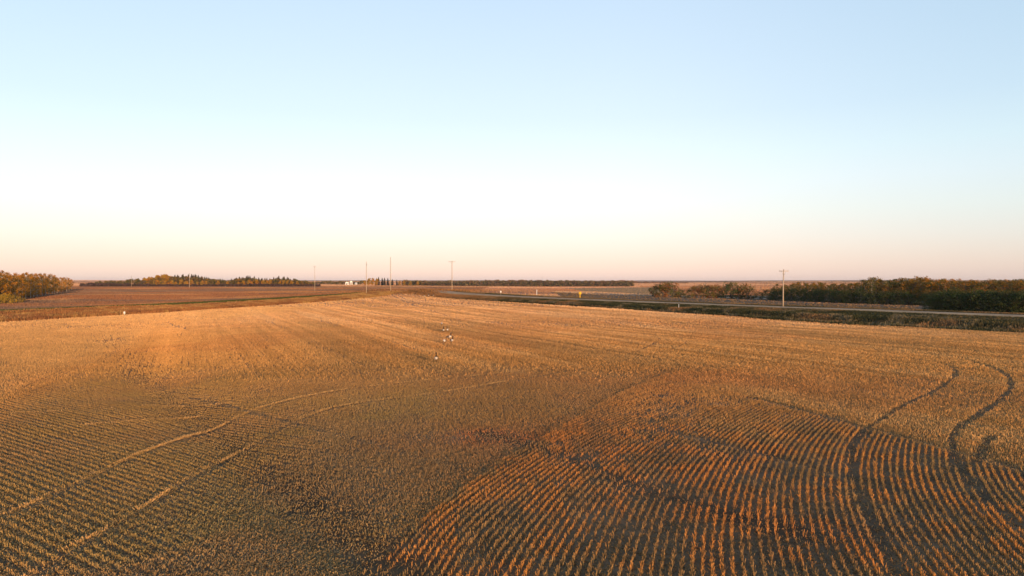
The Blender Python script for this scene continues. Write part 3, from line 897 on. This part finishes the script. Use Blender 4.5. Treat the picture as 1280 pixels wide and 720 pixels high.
# -- spruce clump near the tall poles
for i in range(17):
    px = 470 + i * 3.6 + random.uniform(-1, 1); Y = random.uniform(1080, 1140)
    t_ = topline(px, [(455, 350), (463, 347.5), (472, 346.2), (481, 346), (490, 348.5), (500, 349.5), (512, 350), (530, 350.8)])
    x, y = at_depth(px, Y); put(sprs[i % 3], x, y, top_scale(px, t_ + random.uniform(0, 1.8), Y, 13), 'dark spruce in the distant clump behind the two tall bare poles', 'spruces behind the tall bare poles', zs=1)
for i, (px, t_) in enumerate(((456, 350.5), (461, 348), (466, 347.6), (471, 348.6), (500, 351), (505, 350.3), (513, 351.5), (522, 351.5))):
    x, y = at_depth(px, 1060); put(ylw[i % 3], x, y, top_scale(px, t_, 1060, 10.3), 'small orange aspen at the edge of the distant spruce clump by the tall poles', 'orange aspens beside the distant spruce clump', zs=1)

# -- far-off woods that read as one mass
def far_wood(name, label, x0, x1, tab, Y, palette, seed, n=900, leaf=2.2, y_jit=60):
    rng = np.random.default_rng(seed)
    px = rng.uniform(x0, x1, n); Yd = Y + rng.uniform(-y_jit, y_jit, n)
    X = (px - 640) / F * Yd
    zt = EYE + Yd * ((352.5 - np.interp(px, [a for a, b in tab], [b for a, b in tab])) / F) + .8 * (vnoise(px / 2.2, px * 0, seed) - .6) * Yd / F * 2
    zg = height(X, Yd)
    f = rng.uniform(0, 1, n) ** .8
    z = zg + (zt - zg) * f
    cen = np.stack([X, Yd, z], 1)
    V, Q, C = leaf_cloud(cen, np.full(n, 1.6), 10, leaf, palette, rng, flat=.7)
    V[:, 2] = np.maximum(V[:, 2], np.repeat(np.repeat(zg, 10), 4) - .3)
    tag(link(name, mesh_np(name, V, Q, M_LEAF, C)), label, 'wood', kind='stuff')
far_wood('distant_wood', 'olive brown strip of distant wood along the horizon behind the yellow marker', 505, 792,
         [(505, 351), (540, 351.5), (580, 351.5), (600, 350.6), (650, 350.8), (680, 350.8), (700, 350.6), (716, 351.5), (740, 351.5), (770, 351), (792, 352)], 1130, [(.22, .16, .06), (.18, .12, .06), (.13, .11, .05), (.20, .11, .06)], 301, n=5000, leaf=1.8)
far_wood('distant_wood', 'dark rusty strip of distant wood on the horizon above the orange shrubs', 765, 860,
         [(765, 352), (772, 350.3), (792, 350.6), (800, 352.5), (830, 352.6), (860, 353.5)], 2050, RUST + DKGREEN[:1], 302, n=900)
far_wood('distant_wood', 'thin dark line of distant wood on the right horizon left of the big woods', 858, 1075,
         [(858, 353), (900, 352.2), (960, 352.6), (1000, 352.2), (1075, 352.5)], 3900, RUST + DKGREEN[:2], 303, n=1400, leaf=3.5)
far_wood('distant_brush', 'dark purplish brush along the foot of the tree belt beyond the brown field', 100, 400,
         [(100, 355), (118, 354), (150, 355), (180, 355.5), (240, 356), (300, 355.5), (380, 355.5), (400, 356)], 838, [(.09, .05, .045), (.12, .065, .05), (.07, .05, .035)], 304, n=2400, leaf=1.1, y_jit=8)
far_wood('distant_wood', 'mixed olive and gold undergrowth filling the belt between the spruces beyond the brown field', 176, 392,
         [(176, 351), (190, 348.5), (202, 346.5), (222, 346), (245, 346.3), (262, 348.5), (285, 351), (298, 348.5), (312, 348), (335, 350), (350, 348.5), (366, 350), (380, 352), (392, 353)], 872, OLIVE + GOLD[2:3] + [(.12, .085, .05)] * 2, 306, n=2600, leaf=1.2, y_jit=12)
far_wood('distant_brush', 'grey brush and trees on the horizon round the white farm buildings', 376, 460,
         [(376, 351.5), (395, 352), (410, 351.2), (425, 351.8), (445, 352), (460, 350.5)], 1450, OLIVE + [(.13, .10, .08)], 305, n=700, leaf=1.6, y_jit=30)

# -- right woods
rw = [make_aspen('aspen_tree', '-', 'aspen tree', 'r', 8.5, .16, 2.2, OLIVE + GOLD[1:3] + [(.26, .13, .04)], M_BARK_DARK, 400 + k, clumps=46, per=26, leaf=.30) for k in range(5)]
rw2 = [make_aspen('aspen_tree', '-', 'aspen tree', 'r', 8.5, .12, 2.3, OLIVE + DKGREEN[:2], M_BARK_PALE, 410 + k, clumps=36, per=26, leaf=.30) for k in range(3)]
dkb = [make_bush('willow_bush', '-', 'bush', 'b', 4.2, 2.8, DKGREEN, 420 + k, clumps=44, per=30, leaf=.26) for k in range(3)]
rub = [make_bush('autumn_shrub', '-', 'shrub', 'b', 3.6, 2.4, RUST + LTGREEN[:2] + OLIVE[:2], 430 + k, clumps=42, per=26, leaf=.28) for k in range(3)]
grb = make_bush('willow_bush', '-', 'bush', 'b', 3.8, 2.4, LTGREEN, 440, clumps=42, per=26, leaf=.28)
TOP_R = [(962, 357), (985, 354.5), (1010, 353.5), (1045, 354), (1062, 353), (1080, 348.5), (1110, 347.5), (1160, 347), (1185, 349.5), (1215, 349), (1240, 350), (1280, 349.5), (1330, 349)]
BASE_R = [(962, 374.5), (1000, 376), (1060, 378.5), (1150, 381), (1330, 386)]
n_r = 0
for row, dy in ((0, 0), (1, 10), (2, 22)):
    for i in range(40):
        px = 968 + i * 8.7 + random.uniform(-3, 3) + row * 2
        b = gph(px, topline(px, BASE_R))
        Y = b[1] + dy + random.uniform(-3, 3)
        x, y = at_depth(px, Y)
        t_ = topline(px, TOP_R) + random.uniform(-2.0, 2.6) + (2.5 if row == 0 else 0)
        pr = random.choice(rw) if (px > 1100 or random.random() < .5) else random.choice(rw2)
        if row == 0: lab, grp = 'olive and orange topped aspen at the front of the right woods', 'front trees of the right woods'
        else: lab, grp = 'olive and orange topped aspen deeper inside the right woods', 'inner trees of the right woods'
        sc_ = top_scale(px, t_, Y, 8.8); put(pr, x, y, sc_ * 1.4, lab, grp, zs=1 / 1.4)
# dark green understorey along the woods' face, also standing in for shade low there
for i in range(40):
    px = 966 + i * 8.6 + random.uniform(-3, 3)
    b = gph(px, topline(px, BASE_R) + .6)
    put(random.choice(dkb) if px > 1000 or random.random() < .4 else grb, b[0], b[1] - random.uniform(-1, 3), random.uniform(.8, 1.15), 'dark green willow bush under the front trees of the right woods', 'understorey bushes of the right woods')
# nearer thicket beside the road at the right edge
for i in range(20):
    px = 1166 + i * 7.2 + random.uniform(-2, 2); b = gph(px, 388.5 + (px - 1160) * .036)
    s = .62 if i == 0 else (.85 if i < 3 else random.uniform(1.0, 1.25))
    lab = 'small dark bush at the left tip of the roadside thicket' if i == 0 else 'dark green bush in the roadside thicket at the right edge, in front of the woods'
    put(random.choice(dkb), b[0], b[1] + random.uniform(0, 4), s, lab, 'bushes of the roadside thicket')
# shrubs left of the woods
for px, py, s, pr, lab in (
    (816, 370.3, .55, rub[0], 'low rusty shrub at the left end of the shrub line beyond the road'),
    (823, 371.2, .85, rub[1], 'orange topped shrub beyond the road, second from the left of its line'),
    (831, 371.3, 1.05, rub[2], 'tallest orange topped shrub beyond the road, near the left end of its line'),
    (840, 371.6, .9, rub[0], 'orange and green shrub just right of the tallest orange one'),
    (850, 371.8, .55, grb, 'low dull green shrub between the orange and the reddish shrubs'),
    (860, 372.0, .5, dkb[0], 'low dark shrub filling the gap left of the reddish shrubs'),
    (869, 372.2, .8, rub[1], 'reddish brown shrub, leftmost of the four reddish ones'),
    (878, 372.4, .9, rub[2], 'reddish brown shrub, second of the four reddish ones'),
    (887, 372.6, .9, rub[0], 'reddish brown shrub, third of the four reddish ones'),
    (896, 372.8, .85, rub[1], 'reddish brown shrub, rightmost of the four reddish ones, beside a green bush'),
    (906, 373.0, .85, grb, 'green bush beside the reddish shrubs, smaller of two'),
    (915, 373.2, 1.0, grb, 'green bush between the reddish shrubs and the tall rounded bush'),
    (926, 373.3, 1.15, rub[2], 'tall rounded olive bush left of the gap before the woods'),
    (936, 373.6, .7, dkb[1], 'low dark bush at the left of the gap before the woods'),
    (949, 374.0, .5, dkb[2], 'lowest dark bush in the gap before the woods'),
    (960, 374.4, .7, grb, 'green bush at the left tip of the right woods')):
    b = gph(px, py); put(pr, b[0], b[1], s * 1.5 * b[1] / 250, lab, 'shrubs between the road and the far fields')

# ------------------------------------------------------------------ poles
def make_pole(name, label, px, Y, top_y, kind, base_r=.17, group=None, lean=0):
    x, y = at_depth(px, Y)
    z = float(height(x, y))
    p = R(PITCH)
    zt = EYE + Y * ((360 - top_y) / F - math.tan(p))
    H = zt - z
    t = thing(name, label, 'utility pole', (x, y, z), R(-8), group)
    mb = MB(); mb.tube([(0, 0, -.5), (0, 0, H * .5), (lean, 0, H)], [base_r, base_r * .85, base_r * .65], 10)
    part('shaft', mb.mesh('pole_shaft', M_POLE, True), t)
    if kind in ('cross', 'tee'):
        w = 1.15 if kind == 'cross' else 1.7
        mb = MB(); mb.box(-w + lean, w + lean, -.20, -.08, H - .55, H - .40)
        a = part('crossarm', mb.mesh('pole_crossarm', M_POLE), t)
        for s in (-1, 1):
            m2 = MB(); m2.tube([(lean + s * .05, -.22, H - 1.5), (lean + s * w * .55, -.22, H - .5)], .035, 6)
            part('brace', m2.mesh('pole_brace', M_STEEL), t)
        for ix in (-w + .12, -.45, .45, w - .12) if kind == 'tee' else (-w + .12, 0, w - .12):
            m3 = MB(); m3.tube([(lean + ix, -.14, H - .40), (lean + ix, -.14, H - .30), (lean + ix, -.14, H - .27), (lean + ix, -.14, H - .14)], [.02, .02, .07, .04], 8)
            part('insulator', m3.mesh('pole_insulator', M_INSUL), t)
    elif kind == 'pin':
        m3 = MB(); m3.tube([(lean, 0, H), (lean, 0, H + .12), (lean, 0, H + .15), (lean, 0, H + .32)], [.025, .025, .09, .05], 8)
        part('insulator', m3.mesh('pole_insulator', M_INSUL), t)
        m4 = MB(); m4.tube([(lean + .15, -.1, H - 1.5), (lean + .3, -.15, H - 1.45), (lean + .32, -.15, H - .9)], [.05, .12, .12], 8)
        part('bracket', m4.mesh('pole_bracket', M_STEEL), t)
    if kind == 'box':
        m5 = MB(); m5.box(.1, .75, -.4, .05, H * .56, H * .56 + .55); part('meter_box', m5.mesh('pole_meter_box', M_WHITE), t)
    return t
b = gph(979, 384.3)
make_pole('utility_pole', 'nearest wooden utility pole, standing alone at the road edge on the right', 979, b[1], 336.5, 'cross', .17, lean=.1)
make_pole('utility_pole', 'pale pole with a wide crossarm in the middle of the skyline', 565, 330, 326, 'tee', .21)
make_pole('utility_pole', 'tallest bare pole rising behind the low weedy rise, with a small white box', 488.3, 335, 321.3, 'box', .20)
make_pole('utility_pole', 'bare brown pole left of the tallest one, at the left shoulder of the rise', 458, 305, 327.5, 'pin', .17)
make_pole('utility_pole', 'small far pole left of the white farm buildings', 393.5, 480, 332.5, 'cross', .17)
make_pole('utility_pole', 'pale lit pole in front of the spruces of the left belt', 236.8, 720, 341.5, 'pin', .26)
make_pole('utility_pole', 'thin dark pole among the low olive trees at the far left', 164.3, 830, 344.5, 'pin', .22)
# lattice mast on the horizon
x, y = at_depth(678, 1700)
t = thing('radio_mast', 'faint thin lattice mast above the distant wood on the horizon', 'mast', (x, y, float(height(x, y))))
mb = MB()
Hm = 19.5
for a in (0, 2.09, 4.19): mb.tube([(math.cos(a) * .8, math.sin(a) * .8, 0), (math.cos(a) * .25, math.sin(a) * .25, Hm)], .08, 5)
for k in range(12):
    for a in (0, 2.09, 4.19):
        z0 = Hm * k / 12; r0 = lerp(.8, .25, k / 12); r1 = lerp(.8, .25, (k + 1) / 12)
        mb.tube([(math.cos(a) * r0, math.sin(a) * r0, z0), (math.cos(a + 2.09) * r1, math.sin(a + 2.09) * r1, z0 + Hm / 12)], .05, 4)
part('lattice', mb.mesh('mast_lattice', M_STEEL), t)
mb = MB(); mb.tube([(0, 0, Hm - .2), (0, 0, Hm + 2.5)], .06, 6); part('antenna', mb.mesh('mast_antenna', M_STEEL), t)

# ------------------------------------------------------------------ signs and markers
def marker(name, label, cat, px, py, dz, h, plate, post_mat, plate_mat, post_r=.04, group=None):
    b = gph(px, py); x, y = b; z = float(height(x, y)) + dz
    t = thing(name, label, cat, (x, y, z), math.atan2(-x, y) * 1.0, group)
    mb = MB(); mb.tube([(0, 0, -.3), (0, 0, h * .5), (0, 0, h)], post_r, 8); mb.tube([(0, 0, h), (0, 0, h + .04)], [post_r * 1.15, post_r * .5], 8)
    part('post', mb.mesh(name + '_post', post_mat), t)
    if plate:
        w, hh, z0 = plate
        mb = MB(); mb.box(-w / 2, w / 2, -post_r - .03, -post_r - .004, z0, z0 + hh)
        pl = part('plate', mb.mesh(name + '_plate', plate_mat), t)
        mb = MB()
        for zz in (z0 + hh * .2, z0 + hh * .8): mb.tube([(0, -post_r - .04, zz), (0, -post_r - .028, zz)], .02, 6)
        part('bolts', mb.mesh(name + '_bolts', M_STEEL), pl)
    return t
marker('marker_sign', 'short white marker plate on the orange grass bank at left', 'sign', 155.5, 394.2, 0, .85, (.36, .5, .35), M_WHITE, M_WHITE)
marker('marker_sign', 'white sign on a post beside the road, left of the thin white post', 'sign', 626, 370, 0, 2.2, (.5, .8, 1.35), M_POLE, M_WHITE, .06)
marker('marker_post', 'thin white post beyond the road, right of the white sign', 'post', 671, 369.0, 0, 2.4, None, M_WHITE, M_WHITE, .11)
marker('marker_post', 'thin pale post standing in the ditch grass near the orange shrubs', 'post', 848.5, 387.4, 0, 1.5, None, M_WHITE, M_WHITE, .05)
marker('yellow_sign', 'yellow warning sign on a yellow post beside the road', 'sign', 725, 373.5, 0, 2.5, (.9, .9, 1.55), M_YELLOW, M_YELLOW, .13)

# ------------------------------------------------------------------ farm buildings
def shed(label, name, px, Y, w, d, h, roof_h, cat='farm building', lift=0.0):
    x, y = at_depth(px, Y); z = float(height(x, y)) + lift
    t = thing(name, label, cat, (x, y, z), R(10))
    mb = MB()
    V = [(-w / 2, -d / 2, -.5), (w / 2, -d / 2, -.5), (w / 2, d / 2, -.5), (-w / 2, d / 2, -.5), (-w / 2, -d / 2, h), (w / 2, -d / 2, h), (w / 2, d / 2, h), (-w / 2, d / 2, h), (0, -d / 2, h + roof_h), (0, d / 2, h + roof_h)]
    mb.add(V, [(0, 1, 5, 4), (2, 3, 7, 6), (1, 2, 6, 5), (3, 0, 4, 7)], [(4, 5, 8), (6, 7, 9)])
    part('wall', mb.mesh(name + '_wall', M_WHITE), t)
    mb = MB(); e = .35
    for s in (-1, 1):
        a = np.array([(s * (w / 2 + e), -d / 2 - e, h - roof_h * e / (w / 2)), (s * (w / 2 + e), d / 2 + e, h - roof_h * e / (w / 2)), (0, d / 2 + e, h + roof_h), (0, -d / 2 - e, h + roof_h)])
        lo = a + np.array([0, 0, .02]); hi = a + np.array([0, 0, .18])
        mb.add(np.vstack([lo, hi]), [(0, 1, 2, 3), (4, 5, 6, 7), (0, 1, 5, 4), (1, 2, 6, 5), (2, 3, 7, 6), (3, 0, 4, 7)])
    part('roof', mb.mesh(name + '_roof', M_TIN), t)
    mb = MB(); mb.box(-w * .22, w * .22, -d / 2 - .08, -d / 2 - .004, 0, h * .75); part('door', mb.mesh(name + '_door', M_DOOR), t)
    mb = MB(); mb.box(w * .30, w * .42, -d / 2 - .06, -d / 2 - .004, h * .45, h * .75); part('window', mb.mesh(name + '_window', M_WINDOW), t)
    return t
shed('white farm shed on the horizon left of the tall poles, left one of the pair', 'farm_shed', 433.8, 1300, 6.5, 9, 5.0, 1.3)
shed('taller white farm shed on the horizon, right one of the pair', 'farm_shed', 439, 1315, 5.0, 8, 6.6, 1.6)
shed('tiny white shed at the foot of the left belt of trees', 'farm_shed', 281, 836, 2.2, 3, 2.0, .6, 'shed')
x, y = at_depth(445, 1310)
t = thing('grain_bin', 'pale grey round grain bin right of the white farm sheds', 'grain bin', (x, y, float(height(x, y))))
mb = MB(); mb.tube([(0, 0, -.5), (0, 0, 2.2), (0, 0, 4.2)], 2.6, 20); part('wall', mb.mesh('bin_wall', M_STEEL), t)
mb = MB(); mb.tube([(0, 0, 4.2), (0, 0, 4.25), (0, 0, 5.5), (0, 0, 5.7)], [2.75, 2.75, .45, .35], 20); part('roof', mb.mesh('bin_roof', M_TIN), t)

# ------------------------------------------------------------------ geese
def goose_mesh(pose, seed):
    """one continuous body from tail to bill, legs grown into it; faces -Y"""
    mb = MB()
    W = np.array([.64, .56, .48]); BR = np.array([.15, .105, .075]); BK = np.array([.012, .012, .012]); LB = np.array([.30, .22, .16])
    if pose == 'up':
        pts = [(.44, .34, .012, BK), (.36, .36, .05, BK), (.24, .38, .105, BR), (.08, .40, .150, BR), (-.08, .42, .165, LB), (-.20, .46, .150, W), (-.27, .53, .105, W),
               (-.285, .61, .075, BK), (-.285, .72, .056, BK), (-.285, .84, .050, BK), (-.295, .92, .052, BK), (-.33, .955, .058, BK), (-.375, .95, .048, BK), (-.405, .935, .028, BK), (-.45, .925, .016, BK), (-.465, .923, .006, BK)]
    else:
        pts = [(.44, .36, .012, BK), (.36, .38, .05, BK), (.24, .40, .105, BR), (.08, .41, .150, BR), (-.08, .41, .165, LB), (-.20, .41, .150, W), (-.29, .40, .105, W),
               (-.36, .40, .060, W), (-.42, .36, .043, BK), (-.47, .28, .039, BK), (-.50, .20, .042, BK), (-.52, .14, .050, BK), (-.54, .10, .045, BK), (-.55, .075, .026, BK), (-.56, .045, .015, BK), (-.563, .035, .006, BK)]
    P = np.array([(0, a, b) for a, b, r, c in pts]); rad = np.array([r for a, b, r, c in pts]); cl = np.array([c for a, b, r, c in pts])
    k = len(P); n = 14
    T = np.gradient(P, axis=0); T /= np.linalg.norm(T, axis=1)[:, None]
    A = np.tile([1., 0, 0], (k, 1)); B = np.cross(T, A)
    th = np.linspace(0, 2 * math.pi, n, endpoint=False)
    V = P[:, None] + rad[:, None, None] * (np.cos(th)[None, :, None] * A[:, None] * .95 + np.sin(th)[None, :, None] * B[:, None])
    Cc = np.repeat(cl[:, None], n, axis=1).copy()
    # pale belly and white cheek patch
    low = (np.sin(th)[None, :] * B[:, None, 2].reshape(k, 1)) < -.45
    Cc[2:6][low[2:6]] = W * .85
    for j in range(n):
        if abs(math.cos(th[j])) > .75: Cc[11, j] = W
    Q = [(i * n + j, i * n + (j + 1) % n, (i + 1) * n + (j + 1) % n, (i + 1) * n + j) for i in range(k - 1) for j in range(n)]
    mb.add(V.reshape(-1, 3), Q, [], Cc.reshape(-1, 3))
    for s in (-1, 1):
        mb.tube([(s * .06, -.0, .33), (s * .065, .02, .20), (s * .065, 0, .03), (s * .065, -.03, .012)], [.035, .016, .012, .012], 6, col=BK)
        mb.add([(s * .065, .01, .012), (s * .065 - .045, -.10, .006), (s * .065, -.12, .010), (s * .065 + .045, -.10, .006)], [(0, 1, 2, 3)], [], BK)
        # folded wing hugging the flank
        wv = []
        for yy, zz, hh in ((-.14, .46, .03), (-.04, .47, .085), (.12, .455, .09), (.28, .42, .06), (.42, .385, .015)):
            for q in (-1, 0, 1):
                wv.append((s * (np.interp(yy, [-.14, .1, .42], [.135, .158, .05]) + .012 * (1 - abs(q))), yy, zz + q * hh))
        mb.add(wv, [(i * 3 + j, i * 3 + j + 1, i * 3 + j + 4, i * 3 + j + 3) for i in range(4) for j in range(2)], [], BR * .8)
    return mb.mesh('goose_' + pose, M_GOOSE, True)
GU = goose_mesh('up', 1); GD = goose_mesh('down', 2)
GG = 'geese standing in the stubble'
for px, py, s, rz, me, lab in (
    (545, 453.3, 1.0, 8, GU, 'nearest goose, standing alone with its black neck raised and pale breast lit'),
    (556, 430.0, 1.0, -20, GD, 'feeding goose at the left of the middle three geese in the stubble'),
    (561, 425.0, 1.0, 75, GU, 'goose with neck raised at the back of the middle three geese'),
    (564.5, 429.6, 1.0, 30, GU, 'goose at the right of the middle three geese, pale breast lit'),
    (554.4, 416.0, 1.0, 5, GU, 'pale breasted goose on the left of the farther pair of geese'),
    (559.6, 415.6, 1.0, -12, GU, 'pale breasted goose on the right of the farther pair of geese'),
    (552, 407.0, .95, 15, GD, 'single feeding goose beyond the pair of geese'),
    (530.5, 371.8, 1.5, 10, GU, 'leftmost goose of the far trio at the top of the field'),
    (536.0, 371.2, 1.5, -15, GU, 'middle goose of the far trio at the top of the field'),
    (541.6, 371.0, 1.5, 25, GU, 'rightmost goose of the far trio at the top of the field')):
    b = gph(px, py)
    o = tag(link('goose', me, loc=(b[0], b[1], float(height(b[0], b[1])) + .01)), lab, 'goose', GG)
    o.rotation_euler = (0, 0, R(rz)); o.scale = (s, s, s)

# ------------------------------------------------------------------ sky and sun
w = bpy.data.worlds.new('World'); S.world = w; w.use_nodes = True
nt = w.node_tree; nt.nodes.clear()
out = nt.nodes.new('ShaderNodeOutputWorld'); bg = nt.nodes.new('ShaderNodeBackground')
sky = nt.nodes.new('ShaderNodeTexSky'); sky.sky_type = 'NISHITA'; sky.sun_disc = False
sky.sun_elevation = R(SUN_EL); sky.sun_rotation = R(180 - SUN_AZ); sky.altitude = 300
sky.air_density = 1.0; sky.dust_density = 1.0; sky.ozone_density = 1.0
bg.inputs['Strength'].default_value = .05
nt.links.new(sky.outputs[0], bg.inputs['Color'])
# evening haze glow of the clear sky opposite the sun: colour by elevation above the horizon
tc = nt.nodes.new('ShaderNodeTexCoord'); sep = nt.nodes.new('ShaderNodeSeparateXYZ'); nt.links.new(tc.outputs['Generated'], sep.inputs[0])
asn = nt.nodes.new('ShaderNodeMath'); asn.operation = 'ARCSINE'; nt.links.new(sep.outputs['Z'], asn.inputs[0])
mr = nt.nodes.new('ShaderNodeMapRange'); mr.inputs['From Min'].default_value = 0; mr.inputs['From Max'].default_value = R(90)
nt.links.new(asn.outputs[0], mr.inputs['Value'])
ramp = nt.nodes.new('ShaderNodeValToRGB')
def lin(c): return tuple((v / 255 / 12.92) if v < 10 else ((v / 255 + .055) / 1.055) ** 2.4 for v in c)
SKY = [(0, (243, 211, 206)), (1.2, (252, 222, 213)), (3.5, (250, 236, 232)), (5.5, (248, 245, 243)), (7.9, (244, 248, 253)), (10.2, (235, 247, 254)),
       (13.4, (221, 237, 252)), (17.8, (211, 230, 249)), (22.5, (201, 223, 246)), (45, (108, 146, 196)), (90, (66, 102, 156))]
el = ramp.color_ramp.elements
for i, (e_, c_) in enumerate(SKY):
    if i < 2: k_ = el[i]; k_.position = e_ / 90
    else: k_ = el.new(e_ / 90)
    k_.color = (*lin(c_), 1)
nt.links.new(mr.outputs['Result'], ramp.inputs[0])
# dimmer and bluer toward both sides: partly lens vignetting put into the sky colour
def side(dirv, lo, hi, col):
    d = nt.nodes.new('ShaderNodeVectorMath'); d.operation = 'DOT_PRODUCT'; d.inputs[1].default_value = dirv
    nt.links.new(tc.outputs['Generated'], d.inputs[0])
    m = nt.nodes.new('ShaderNodeMapRange'); m.interpolation_type = 'SMOOTHSTEP'
    m.inputs['From Min'].default_value = lo; m.inputs['From Max'].default_value = hi
    nt.links.new(d.outputs['Value'], m.inputs['Value'])
    x = nt.nodes.new('ShaderNodeMix'); x.data_type = 'RGBA'
    x.inputs[6].default_value = (1, 1, 1, 1); x.inputs[7].default_value = (*col, 1)
    nt.links.new(m.outputs['Result'], x.inputs[0])
    return x.outputs[2]
cur = ramp.outputs[0]
for sock in (side((1, 0, 0), .1, .75, (.74, .83, .87)), side((-1, 0, 0), .15, .75, (.92, .96, .97))):
    mu = nt.nodes.new('ShaderNodeMix'); mu.data_type = 'RGBA'; mu.blend_type = 'MULTIPLY'; mu.inputs[0].default_value = 1
    nt.links.new(cur, mu.inputs[6]); nt.links.new(sock, mu.inputs[7]); cur = mu.outputs[2]
bg2 = nt.nodes.new('ShaderNodeBackground'); bg2.inputs['Strength'].default_value = .80
nt.links.new(cur, bg2.inputs['Color'])
ad = nt.nodes.new('ShaderNodeAddShader'); nt.links.new(bg.outputs[0], ad.inputs[0]); nt.links.new(bg2.outputs[0], ad.inputs[1])
nt.links.new(ad.outputs[0], out.inputs['Surface'])

ld = bpy.data.lights.new('sun', 'SUN'); ld.energy = 5.0; ld.angle = R(.53); ld.color = (1.0, .60, .30)
so = bpy.data.objects.new('sun', ld); COL.objects.link(so)
a = R(SUN_AZ); e = R(SUN_EL)
from mathutils import Vector
to_sun = Vector((math.sin(a) * math.cos(e), -math.cos(a) * math.cos(e), math.sin(e)))
so.rotation_euler = (-to_sun).to_track_quat('-Z', 'Y').to_euler(); so.location = (40, -80, 30)

# ------------------------------------------------------------------ thin evening haze
hm = bpy.data.materials.new('haze'); hm.use_nodes = True; hn = hm.node_tree; hn.nodes.clear()
ho = hn.nodes.new('ShaderNodeOutputMaterial'); hv = hn.nodes.new('ShaderNodeVolumePrincipled')
hv.inputs['Color'].default_value = (.95, .90, .88, 1); hv.inputs['Density'].default_value = 5.0e-5; hv.inputs['Anisotropy'].default_value = .2
hn.links.new(hv.outputs[0], ho.inputs['Volume'])
mb = MB(); mb.box(-9700, 9700, -9700, 9700, -6, 48)
tag(link('haze', mb.mesh('haze', hm)), 'thin pale evening haze over the fields', 'haze', kind='stuff')

# ------------------------------------------------------------------ camera
cd = bpy.data.cameras.new('camera'); cam = bpy.data.objects.new('camera', cd); COL.objects.link(cam)
cd.sensor_width = 36; cd.lens = 36 * F / 1280; cd.clip_end = 30000; cd.clip_start = .1
cam.location = (0, 0, EYE); cam.rotation_euler = (R(90 - PITCH), 0, 0)
S.camera = cam
S.view_settings.view_transform = 'Standard'; S.view_settings.look = 'None'
S.view_settings.exposure = EXPOSURE; S.view_settings.gamma = 1
S.view_settings.use_curve_mapping = False
S.cycles.max_bounces = 5; S.cycles.diffuse_bounces = 3; S.cycles.transparent_max_bounces = 4
